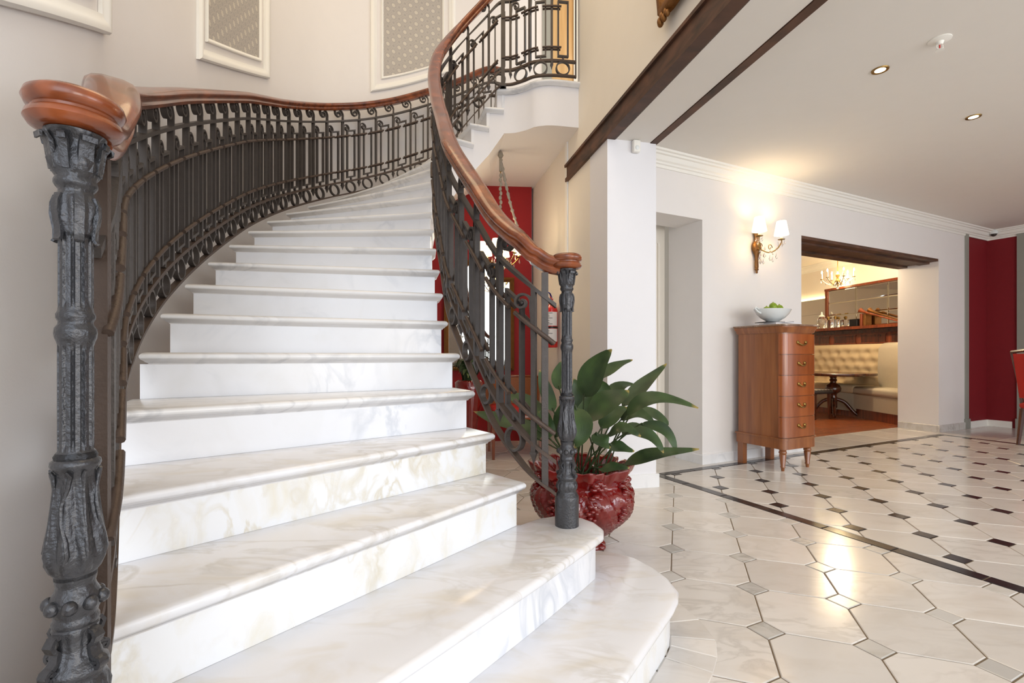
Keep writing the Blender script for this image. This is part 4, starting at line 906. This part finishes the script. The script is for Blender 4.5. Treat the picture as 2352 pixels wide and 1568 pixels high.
LEAVES = [
    ((0.395, 2.62, 0.811), (0.45, 2.58, 0.955), (0.531, 2.55, 1.072), 0.145),
    ((0.49, 2.75, 0.899), (0.601, 2.8, 0.973), (0.718, 2.85, 1.013), 0.066),
    ((0.619, 2.7, 0.747), (0.755, 2.75, 0.869), (0.904, 2.8, 0.991), 0.080),
    ((0.358, 2.4, 0.714), (0.466, 2.34, 0.807), (0.577, 2.36, 0.865), 0.140),
    ((0.313, 2.36, 0.784), (0.336, 2.28, 0.689), (0.292, 2.26, 0.599), 0.083),
    ((0.612, 2.55, 0.717), (0.736, 2.5, 0.812), (0.953, 2.45, 0.77), 0.091),
    ((0.723, 2.8, 0.729), (0.871, 2.85, 0.671), (0.92, 2.85, 0.614), 0.088),
    ((0.664, 2.5, 0.678), (0.777, 2.45, 0.656), (0.829, 2.42, 0.551), 0.062),
    ((0.588, 2.45, 0.647), (0.685, 2.4, 0.638), (0.747, 2.36, 0.558), 0.065),
    ((0.582, 2.5, 0.471), (0.713, 2.42, 0.535), (0.93, 2.38, 0.574), 0.079),
    ((0.44, 2.42, 0.467), (0.502, 2.36, 0.486), (0.574, 2.34, 0.49), 0.058),
    ((0.236, 2.7, 0.723), (0.195, 2.75, 0.834), (0.159, 2.78, 0.958), 0.070),
    ((0.28, 2.8, 0.838), (0.272, 2.85, 0.92), (0.301, 2.88, 1.008), 0.062),
    ((0.132, 2.6, 0.64), (-0.038, 2.62, 0.677), (-0.215, 2.66, 0.73), 0.105),
    ((0.185, 2.75, 0.674), (0.074, 2.82, 0.76), (-0.031, 2.85, 0.801), 0.113),
    ((0.195, 2.5, 0.61), (0.176, 2.45, 0.701), (0.132, 2.42, 0.755), 0.098),
    ((0.46, 2.75, 0.742), (0.511, 2.78, 0.827), (0.489, 2.8, 0.897), 0.116),
    ((0.324, 2.7, 0.698), (0.368, 2.72, 0.819), (0.351, 2.74, 0.91), 0.064),
    ((0.494, 2.45, 0.625), (0.554, 2.4, 0.673), (0.635, 2.36, 0.64), 0.070),
    ((0.419, 2.4, 0.649), (0.442, 2.34, 0.616), (0.479, 2.33, 0.59), 0.072),
    ((0.53, 2.75, 0.692), (0.62, 2.82, 0.844), (0.744, 2.86, 0.857), 0.082),
    ((0.6, 2.65, 0.68), (0.676, 2.62, 0.725), (0.778, 2.6, 0.67), 0.086),
    ((0.484, 2.42, 0.59), (0.539, 2.38, 0.58), (0.603, 2.36, 0.567), 0.065),
    ((0.229, 2.55, 0.601), (0.264, 2.5, 0.723), (0.282, 2.5, 0.814), 0.077),
    ((0.367, 2.62, 0.649), (0.421, 2.66, 0.739), (0.432, 2.7, 0.821), 0.097),
    ((0.482, 2.6, 0.64), (0.557, 2.62, 0.72), (0.638, 2.66, 0.751), 0.095),
    ((0.158, 2.72, 0.56), (0.099, 2.78, 0.612), (0.049, 2.82, 0.67), 0.101),
    ((0.316, 2.8, 0.609), (0.373, 2.85, 0.718), (0.432, 2.9, 0.818), 0.093),
    ((0.647, 2.8, 0.571), (0.77, 2.88, 0.597), (0.887, 2.92, 0.524), 0.089),
]
def leafblade(b, m, t, w_, name='leaf', parent=None, org=(0, 0, 0), mat=None, seg=12, cup=.18):
    b, m, t = Vector(b), Vector(m), Vector(t); c = m*2-(b+t)*.5; vs = []; uv = []; fs = []
    view = (Vector((0, 0, 1.3))-m).normalized()
    prev = None
    for i in range(seg+1):
        u = i/seg; p = b*(1-u)**2+c*2*u*(1-u)+t*u*u; T = (b*(-2*(1-u))+c*(2-4*u)+t*(2*u)).normalized()
        upv = (Vector((0, 0, 1))*.75+view*.6).normalized(); S_ = T.cross(upv); S_ = S_.normalized() if S_.length > 1e-4 else Vector((1, 0, 0))
        Nn = S_.cross(T); ww = w_/2*(math.sin(PI*min(1, u**.75))**.75)*(1-.1*u)+.0012
        for k in range(-2, 3):
            f = k/2; vs.append(p+S_*(ww*f)+Nn*(ww*cup*(abs(f)**1.5)+ .004*math.sin(u*9+f*2)*abs(f))-Vector(org)); uv.append((f*.5+.5, u))
    n = len(vs); th = .0012
    for i in range(seg):
        for k in range(4): a = i*5+k; fs.append((a, a+1, a+6, a+5))
    me = bpy.data.meshes.new(name); me.from_pydata([tuple(v) for v in vs], [], fs); ul = me.uv_layers.new(name='UVMap')
    for l in me.loops: ul.data[l.index].uv = uv[l.vertex_index]
    me.materials.append(mat or M['leaf']); me.polygons.foreach_set('use_smooth', [True]*len(me.polygons)); me.update()
    return link(name, me, parent)
rnd = random.Random(3)
for b, m, t, w_ in LEAVES:
    lf = leafblade(b, m, t, w_*1.22, parent=pl, org=(PX, PY, 0))
    a = rnd.uniform(0, 2*PI); r0 = rnd.uniform(.02, .13); root = Vector((PX+r0*math.cos(a)*.9+(b[0]-PX)*.15, PY+r0*math.sin(a)*.9+(b[1]-PY)*.15, .35)); bb = Vector(b)
    mid = root.lerp(bb, .5)+Vector((0, 0, .04)); d = (Vector(m)-bb).normalized()*.02
    pts = [tuple(Vector(q)-Vector((PX, PY, 0))) for q in cr([tuple(root), tuple(mid), tuple(bb), tuple(bb+d)], 4)]
    MB().tube(pts, .0042, 6).build('leaf_stalk', M['stem'], lf, smooth=60)

# ------------------------------------------------------------------ alcove under the stairs
def chandelier(label, loc, R_, n, ztop, cand=.08, drops=3, watts=10, shades=False):
    d = thing('chandelier', label, 'chandelier', loc)
    MB().lathe([(.006, ztop), (.006, .14), (.02, .12), (.03, .09), (.012, .06), (.026, .02), (.035, 0), (.02, -.03), (.01, -.05), (.016, -.06), (.004, -.075)], 16).build('stem', M['brass'], d, smooth=50)
    for j in range(n):
        a = 2*PI*j/n+.3; ca, sa = math.cos(a), math.sin(a)
        pts = cr([(.02*ca, .02*sa, .0), (R_*.35*ca, R_*.35*sa, -.05), (R_*.7*ca, R_*.7*sa, -.02), (R_*.95*ca, R_*.95*sa, .03), (R_*ca, R_*sa, .045)], 4)
        arm = MB().tube(pts, .005, 6).build('arm', M['brass'], d, smooth=60)
        MB().lathe([(.004, .045), (.022, .05), (.024, .055), (.008, .056)], 14, (R_*ca, R_*sa, 0)).build('drip_pan', M['brass'], arm, smooth=50)
        MB().lathe([(.008, .055), (.008, .055+cand)], 10, (R_*ca, R_*sa, 0)).build('candle', M['candle'], arm, smooth=50)
        MB().lathe([(.004, 0), (.011, .014), (.009, .03), (.002, .05)], 10, (R_*ca, R_*sa, .055+cand)).build('bulb', M['bulb'], arm, smooth=60)
        if shades: MB().lathe([(.05, .05+cand*.6), (.032, .15+cand*.6), (.030, .15+cand*.6), (.048, .05+cand*.6)], 20, (R_*ca, R_*sa, 0), cap0=False, cap1=False).build('lamp_shade', M['shade'], arm, smooth=60)
        for q in range(drops): MB().drop(((R_*(1.06-.3*q))*ca, (R_*(1.06-.3*q))*sa, .035-.03*(q % 2)), .008, .055+.012*(q % 2)).build('crystal', M['glass'], arm, smooth=0)
    for j in range(8): a = 2*PI*j/8; MB().drop((.05*math.cos(a), .05*math.sin(a), -.01), .009, .07).build('crystal', M['glass'], d, smooth=0)
    MB().sphere((0, 0, -.10), .022, 10, 8).build('crystal', M['glass'], d, smooth=0)
    l = point('chandelier_light', (0, 0, 0), watts, rad=.08); l.parent = d; l.location = (0, 0, .16); return d
CHX, CHY = -.115, 4.82
ac = chandelier('crystal chandelier with little shades hanging under the stairs', (CHX, CHY, 1.99), .19, 6, .9, .05, 3, 9, True)
zs = 3.08-1.99
MB().tube([(0, 0, zs-.03), (0, 0, .9)], .014, 8).build('chain', M['chain'], ac)
mb = MB()
for i in range(14): mb.sphere((.003*(-1)**i, 0, .86-.045*i), .016, 8, 6, (1, 1, 1.5))
mb.build('chain_sleeve', M['chain'], ac, smooth=70)
mb = MB(); pts = cr([(0, 0, zs-.06), (.05, 0, zs-.30), (.10, 0, zs-.52), (.16, 0, zs-.72), (.215, 0, zs-.90), (.20, 0, zs-1.02)], 10)
mb.tube(pts, [.010+.006*(i % 2)+.004*math.sin(i*1.7) for i in range(len(pts))], 8); mb.build('spare_cord', M['chain'], ac, smooth=50)
MB().lathe([(.012, zs-.06), (.03, zs-.03), (.02, zs), (.004, zs+.02)], 14).build('ceiling_hook', M['chain'], ac, smooth=60)
# gilt mirror with arched crest on the red wall
mr = thing('mirror', 'tall gilt-framed mirror with arched crest on the red alcove wall', 'mirror', (-.395, 5.775, 0), .08)
def arch(w_, z0, zsh, rr, ztop):   # outline: shoulders then arch
    pts = [(-w_, z0), (-w_, zsh), (-rr, zsh)]
    for i in range(0, 13): a = PI-PI*i/12; pts.append((rr*math.cos(a), zsh+.02+(ztop-zsh-.02)*math.sin(a)))
    return pts+[(rr, zsh), (w_, zsh), (w_, z0)]
ol = arch(.42, .86, 1.98, .29, 2.21); loop = ol+[ol[0]]
il = arch(.365, .915, 1.925, .24, 2.15)
mb = MB(); n = len(ol)
R = [[(x, 0, z) for x, z in ol], [(x, -.035, z) for x, z in ol], [((x+u)/2, -.055, (z+v)/2) for (x, z), (u, v) in zip(ol, il)], [(x, -.03, z) for x, z in il], [(x, 0, z) for x, z in il]]
mb.rings(R, False, False); mb.build('gilt_frame', M['gilt'], mr, smooth=40)
MB().add([(x, -.012, z) for x, z in il]+[(x, -.002, z) for x, z in il], [tuple(range(n)), tuple(range(2*n-1, n-1, -1))]+[(i, (i+1) % n, n+(i+1) % n, n+i) for i in range(n)]).build('mirror_glass', M['mirror'], mr, smooth=0)
mb = MB(); 
for i in range(9): a = PI*(i+.5)/9; mb.sphere((.27*math.cos(a), -.05, 2.0+.19*math.sin(a)), .022, 8, 6)
mb.build('crest_beading', M['gilt'], mr, smooth=70)
# cane armchair
cc = thing('cane_armchair', 'low wooden armchair with woven cane back and red seat under the stairs', 'armchair', (.02, 5.02, 0), .15)
legs(cc, .24, .21, .38, M['redwood'])
MB().rbox((0, 0, .42), (.56, .50, .06), .02).build('seat_frame', M['redwood'], cc, smooth=40); MB().rbox((0, -.01, .48), (.50, .45, .08), .035).build('cushion', M['redcloth'], cc, smooth=60)
ang = [PI*.06+PI*.88*i/16 for i in range(17)]; R = []
for a in ang: x, y = .29*math.cos(a), .02+.24*math.sin(a); R.append([(x, y, .47), (x*1.04, y*1.04, .80), (x*.97, y*.97, .80), (x*.93, y*.93, .47)])
MB().rings(R).build('cane_back', M['cane'], cc, smooth=40)
MB().tube([(.30*math.cos(a), .02+.25*math.sin(a), .81) for a in ang], .017, 8).build('back_rail', M['redwood'], cc, smooth=60)
for sd in (-1, 1): MB().tube(cr([(sd*.29, .06, .80), (sd*.31, -.08, .70), (sd*.33, -.22, .64), (sd*.29, -.24, .56), (sd*.27, -.21, .44)], 5), .016, 8).build('arm', M['redwood'], cc, smooth=60)
# tall red vase with a small plant
vs_ = thing('potted_plant', 'tall slim red vase with small leafy plant under the stairs', 'potted plant', (-.42, 4.66, 0))
MB().lathe([(.07, 0), (.075, .03), (.06, .08), (.07, .25), (.10, .5), (.13, .7), (.135, .78), (.11, .80), (.10, .74)], 28).build('vase', M['pot'], vs_, smooth=60)
rnd = random.Random(11)
for i in range(22):
    a = rnd.uniform(0, 2*PI); h = rnd.uniform(.05, .22); r_ = rnd.uniform(.10, .22)
    b = (.05*math.cos(a), .05*math.sin(a), .76); m_ = (r_*.6*math.cos(a), r_*.6*math.sin(a), .80+h); t = (r_*1.2*math.cos(a), r_*1.2*math.sin(a), .78+h*.7)
    leafblade([b[0], b[1], b[2]], m_, t, .06, parent=vs_, seg=6)
# fire extinguisher on the stair wall
fx, fy = wb(1.22, -.075); fe = thing('fire_extinguisher', 'red fire extinguisher with white label hung on the stair wall', 'fire extinguisher', (fx, fy, 1.12), -.2)
MB().lathe([(.055, 0), (.062, .008), (.062, .38), (.05, .42), (.025, .445), (.02, .47), (0, .47)], 28).build('cylinder', M['exred'], fe, smooth=50)
mb = MB(); R = []
for i in range(13):
    a = -2.9+2.5*i/12; R.append([(.0628*math.cos(a), .0628*math.sin(a), .22), (.0628*math.cos(a), .0628*math.sin(a), .36), (.0632*math.cos(a), .0632*math.sin(a), .36), (.0632*math.cos(a), .0632*math.sin(a), .22)])
mb.rings(R).build('label_sheet', M['paper'], fe, smooth=50)
mb = MB(); R = []
for i in range(13):
    a = -2.9+2.5*i/12; R.append([(.0628*math.cos(a), .0628*math.sin(a), .06), (.0628*math.cos(a), .0628*math.sin(a), .19), (.0632*math.cos(a), .0632*math.sin(a), .19), (.0632*math.cos(a), .0632*math.sin(a), .06)])
mb.rings(R).build('label_sheet', M['paper'], fe, smooth=50)
MB().lathe([(.0645, .195), (.0645, .212)], 28).build('strap', M['black'], fe)
mb = MB()
for k, zz in enumerate((.345, .325, .31, .295, .27, .25, .235, .17, .155, .14, .11, .09)):   # printed lines on the labels
    R = []
    for i in range(9): a = -2.6+(.8 if k % 3 else 1.3)*i/8; R.append([(.0634*math.cos(a), .0634*math.sin(a), zz), (.0634*math.cos(a), .0634*math.sin(a), zz+.005), (.0636*math.cos(a), .0636*math.sin(a), zz+.005), (.0636*math.cos(a), .0636*math.sin(a), zz)])
    mb.rings(R)
mb.build('label_print', M['dark'], fe, smooth=0)
MB().box((0, 0, .485), (.03, .03, .03)).tube([(0, -.01, .495), (0, -.08, .505), (0, -.11, .50)], .007, 6).build('valve', M['exred'], fe); MB().tube([(0, .0, .51), (-.01, -.06, .545), (-.02, -.10, .55)], .009, 6, flat=.6).build('lever', M['blue'], fe)
MB().tube(cr([(-.02, 0, .48), (-.075, 0, .45), (-.08, -.01, .30), (-.076, -.01, .12)], 5), .008, 8).build('hose', M['black'], fe, smooth=60)
MB().box((0, .068, .40), (.04, .02, .12)).build('bracket', M['black'], fe)

# ------------------------------------------------------------------ bar room behind the wide opening
QX, QY, QDX, QDY = 6.40, 8.0, -.167, .986
def Q(s, n=0): return (QX+QDX*s-QDY*n, QY+QDY*s+QDX*n)     # n towards the room (left)
QA = math.atan2(QDY, QDX)
mb = MB(); abbox(mb, 1.0, 8.6, -6.5, WT-.478, -.1, -.008); struct(mb.build('floor_bar', M['parquet'], smooth=0), 'parquet floor of the bar room')
flb = bpy.data.objects['floor_bar']
rnd = random.Random(5); pmes = [MB().rbox((0, 0, 0), (.596, .082, .012), .0015, n=1).mesh('plank', M['parquet'], 0)]
for i in range(26):
    for j in range(8):
        a = 2.2+.6*j+.3*(i % 2); b = WT-.53-.084*i
        if a > 6.3: continue
        link('plank', pmes[0], flb, (*ab(a, b), -.0045), TH)
def qbox(mb, s0, s1, n0, n1, z0, z1): return mb.prism(ccw([Q(s0, n0), Q(s1, n0), Q(s1, n1), Q(s0, n1)]), z0, z1)
mb = MB(); qbox(mb, -.6, 4.6, -.2, 0, 0, 2.9); mb.prism(ccw([Q(4.4, 0), Q(4.4, 6), Q(4.6, 6), Q(4.6, 0)]), 0, 2.9); mb.prism(ccw([Q(4.6, 5.8), ab(.9, WT-.44), ab(.7, WT-.44), Q(4.6, 6)]), 0, 2.9)
struct(mb.build('wall_bar', M['wallc'], smooth=0), 'cream walls of the bar room')
mb = MB(); mb.prism(ccw([Q(4.6, 6), ab(.7, WT-.44), ab(5.75, WT-.45), Q(-.6, -.2), Q(4.6, -.2)]), 2.86, 2.95); struct(mb.build('ceiling_bar', M['ceil'], smooth=0))
struct(offpath([Q(-.5, 0), Q(4.4, 0)], [(-u, h) for u, h in CROWN], 2.86, 'trim_6', M['trimw']))
# panelling, shelf
pn = thing('panelling', 'mahogany panelling with a long shelf above the tufted banquette', 'panelling')
mb = MB(); qbox(mb, -.5, 4.2, 0.002, .05, 0, 1.46); mb.build('backing', M['redwood'], pn)
mb = MB(); qbox(mb, -.5, 4.2, .05, .09, 1.44, 1.50); mb.build('cornice', M['darkwood'], pn)
mb = MB(); qbox(mb, -.5, 4.2, .002, .24, 1.51, 1.56); mb.build('shelf', M['redwood'], pn)
for i in range(8):
    s0 = -.46+.58*i; mb = MB(); qbox(mb, s0, s0+.46, .05, .062, 1.27, 1.40); mb.build('panel', M['darkwood'], pn)
    mb = MB(); qbox(mb, s0-.02, s0+.48, .05, .07, 1.255, 1.27); qbox(mb, s0-.02, s0+.48, .05, .07, 1.40, 1.415); mb.build('panel_moulding', M['redwood'], pn)
# mirror panes with bevels
mrr = thing('mirror', 'wide panelled mirror in a mahogany frame above the bar shelf', 'mirror')
for i in range(3):
    for j in range(3):
        s0, s1 = -.51+.62*i, -.51+.62*(i+1)-.004; z0, z1 = 1.575+.24*j, 1.575+.24*(j+1)-.004
        mb = MB(); P0 = [(s0, z0), (s1, z0), (s1, z1), (s0, z1)]; e = .016; P1 = [(s0+e, z0+e), (s1-e, z0+e), (s1-e, z1-e), (s0+e, z1-e)]
        mb.rings([[(*Q(s, .006), z) for s, z in P0], [(*Q(s, .016), z) for s, z in P0], [(*Q(s, .021), z) for s, z in P1]]); mb.build('pane', M['mirror'], mrr, smooth=0)
mb = MB(); qbox(mb, -.52, 1.42, .003, .035, 2.295, 2.335); mb.build('frame_top', M['redwood'], mrr); mb = MB(); qbox(mb, 1.345, 1.40, .003, .04, 1.562, 2.295); mb.build('frame_side', M['redwood'], mrr)
mrl = thing('mirror', 'lower panelled mirror glowing under cove light, left of the framed mirror', 'mirror')
for i in range(4):
    for j in range(2):
        s0, s1 = 1.42+.62*i, 1.42+.62*(i+1)-.004; z0, z1 = 1.565+.30*j, 1.565+.30*(j+1)-.004
        mb = MB(); qbox(mb, s0, s1, .004, .014, z0, z1); mb.build('pane', M['mirror'], mrl, smooth=0)
mb = MB(); qbox(mb, 1.42, 4.0, .02, .05, 2.175, 2.19); led = mb.build('cove_light', M['led'], mrl); 
l = point('cove_glow', (*Q(1.0, .12), 2.40), 5, (1, .74, .36), .1); l2 = point('cove_glow', (*Q(2.6, .12), 2.30), 8, (1, .74, .36), .1)
# banquette
bq = thing('banquette', 'cream banquette with deep-buttoned tufted back and side wing', 'banquette')
ns, nz = 72, 30; vs = []; fs = []
bt = [(s*.21+(.105 if r % 2 else 0), .62+.155*r) for r in range(4) for s in range(-2, 20)]
for i in range(ns+1):
    for j in range(nz+1):
        s = -.25+4.1*i/ns; z = .5+.74*j/nz; dmin = min(math.hypot((s-a)*1.0, z-b) for a, b in bt); dep = .16+.075*min(1, dmin/.1)**.6-.02*max(0, (j/nz-.85)/.15)**2*3
        vs.append((*Q(s, dep), z))
for i in range(ns):
    for j in range(nz): a = i*(nz+1)+j; fs.append((a, a+nz+1, a+nz+2, a+1))
n0 = len(vs)
for i in range(ns+1): s = -.25+4.1*i/ns; vs.append((*Q(s, .052), 1.24)); vs.append((*Q(s, .052), .5))
for i in range(ns): fs.append((i*(nz+1)+nz, (i+1)*(nz+1)+nz, n0+2*i+2, n0+2*i)); fs.append((n0+2*i, n0+2*i+2, n0+2*i+3, n0+2*i+1))
mb = MB(); mb.add(vs, fs); bk_ = mb.build('tufted_back', M['fabric'], bq, smooth=60)
mbt = MB().sphere((0, 0, 0), .012, 8, 6, (1, 1, 1)).mesh('button', M['fabricg'], 70)
for a, b in bt:
    if -.2 < a < 3.6: link('button', mbt, bk_, (*Q(a, .17), b))
mb = MB(); qbox(mb, .15, 3.9, .19, .62, .10, .40); mb.build('seat_base', M['fabricg'], bq); 
c_ = Q(2.02, .40); MB().rbox((0, 0, 0), (3.74, .50, .14), .04).build('seat_cushion', M['fabric'], bq, (c_[0], c_[1], .47), QA, smooth=50)
mb = MB(); qbox(mb, .2, 3.9, .23, .58, 0, .10); mb.build('plinth', M['redwood'], bq)
WP = ccw([(5.76, 8.12), (5.75, 7.10), (6.36, 7.40), (6.30, 8.12)]); MB().prism(WP, .15, .39).build('wing_base', M['fabricg'], bq); MB().prism(offset_poly(WP, [.02]*4), 0, .15).build('wing_plinth', M['redwood'], bq)
MB().rings([[(x, y, z) for x, y in offset_poly(WP, [e]*4)] for e, z in ((.01, .39), (-.01, .40), (-.022, .43), (-.022, .48), (-.01, .505), (.015, .52))]).build('wing_cushion', M['fabricg'], bq, smooth=60)
WK = ccw([(6.16, 8.05), (6.14, 7.33), (6.40, 7.44), (6.36, 8.05)]); MB().rings([[(x, y, z) for x, y in offset_poly(WK, [e]*4)] for e, z in ((.0, .5), (-.01, .8), (0, 1.15), (.02, 1.21), (.05, 1.245), (.08, 1.255))]).build('wing_back', M['fabricg'], bq, smooth=60)
# round pedestal table
tb = thing('round_table', 'dark polished round pedestal table in front of the banquette', 'table', (5.50, 8.2, 0))
MB().lathe([(.56, .70), (.60, .705), (.61, .72), (.61, .74), (.60, .75), (0, .75)], 48).build('table_top', M['darkwood'], tb, smooth=40)
MB().lathe([(.08, .70), (.05, .67), (.045, .64), (.06, .62), (.045, .60), (.05, .57), (.10, .53), (.12, .48), (.11, .43), (.06, .39), (.05, .36), (.06, .33), (.06, .16), (.03, .12)], 24).build('pedestal', M['darkwood'], tb, smooth=50)
for j in range(4):
    a = PI/4+PI/2*j+.25; MB().tube(cr([(.04*math.cos(a), .04*math.sin(a), .30), (.16*math.cos(a), .16*math.sin(a), .25), (.28*math.cos(a), .28*math.sin(a), .10), (.36*math.cos(a), .36*math.sin(a), .025)], 5), [.03]*8+[.028]*5+[.022]*3, 8).build('leg', M['darkwood'], tb, smooth=60)
st = thing('stool', 'dark wooden stool with striped seat beside the round table', 'stool', (4.98, 7.95, 0), .4)
legs(st, .17, .17, .42, M['darkwood'])
MB().rbox((0, 0, .45), (.44, .44, .07), .03).build('seat', M['dark'], st, smooth=50)
for k in range(6): MB().rbox((-.185+.074*k, 0, .4835), (.022, .43, .008), .003, n=1).build('stripe', M['fabricg'], st)
chandelier('brass candle chandelier hanging in the bar room', (5.10, 7.5, 2.20), .21, 6, .66, .085, 3, 105)
# things on the bar shelf
def shelfthing(name, label, cat, s, n=.13, grp=None): x, y = Q(s, n); return thing(name, label, cat, (x, y, 1.5603), QA, grp)
t = shelfthing('glass_jar', 'tall lidded glass jar with knob on the bar shelf', 'jar', 1.38)
MB().lathe([(.05, 0), (.055, .01), (.055, .05), (.075, .07), (.085, .14), (.08, .19), (.05, .22), (.05, .23)], 24).build('jar', M['glass'], t, smooth=50); MB().lathe([(.055, .23), (.058, .24), (.04, .26), (.015, .28), (.02, .30), (.006, .33), (0, .33)], 20).build('lid', M['ceramicw'], t, smooth=50)
for i, (s, lb) in enumerate(((1.22, 'square decanter beside the lidded glass jar'), (1.06, 'square decanter nearer the black box'))):
    t = shelfthing('decanter', lb, 'decanter', s, grp='decanters on the bar shelf'); MB().rbox((0, 0, .08), (.10, .10, .16), .015).build('bottle', M['glass'], t, smooth=40); MB().lathe([(.02, .16), (.02, .185), (.03, .19), (.03, .21), (.01, .225), (0, .225)], 16).build('stopper', M['brass'], t, smooth=50)
t = shelfthing('box', 'small black box on the bar shelf', 'box', .62); MB().rbox((0, 0, .06), (.16, .12, .12), .006, n=1).build('body', M['black'], t); MB().rbox((0, 0, .127), (.165, .125, .014), .004, n=1).build('lid', M['dark'], t)
o = MB().rbox((0, 0, .11), (.045, .15, .22), .004, n=1).build('book', M['redwood'], None, (*Q(.46, .12), 1.5603), QA); tag(o, 'brown leather book standing beside the black box', 'book', 'books on the bar shelf')
o = MB().rbox((0, 0, .10), (.04, .14, .20), .004, n=1).build('book', M['gilt'], None, (*Q(.40, .12), 1.5603), QA); tag(o, 'golden-brown book standing under the horns', 'book', 'books on the bar shelf')
for i, (n, lb) in enumerate(((.20, 'copper hunting horn leaning along the shelf in front'), (.10, 'brass hunting horn leaning behind the copper one'))):
    x0, y0 = Q(.46-.08*i, n); x1, y1 = Q(-.25, n+.02); hn = MB().tube([(x0, y0, 1.835), (x0+(x1-x0)*.06, y0+(y1-y0)*.06, 1.815), (x0+(x1-x0)*.2, y0+(y1-y0)*.2, 1.775), (x0+(x1-x0)*.6, y0+(y1-y0)*.6, 1.685), (x1, y1, 1.595)], [.045, .03, .018, .014, .012], 12)
    tag(hn.build('horn', M['gilt'] if i else M['redwood'], None, smooth=60), lb, 'horn', 'horns on the bar shelf')
t = shelfthing('candle_holder', 'round copper candle holder at the foot of the horns', 'candle holder', -.36, .14); MB().lathe([(.05, 0), (.055, .02), (.03, .04), (.05, .07), (.06, .11), (.04, .13), (0, .13)], 20).build('body', M['gilt'], t, smooth=50)
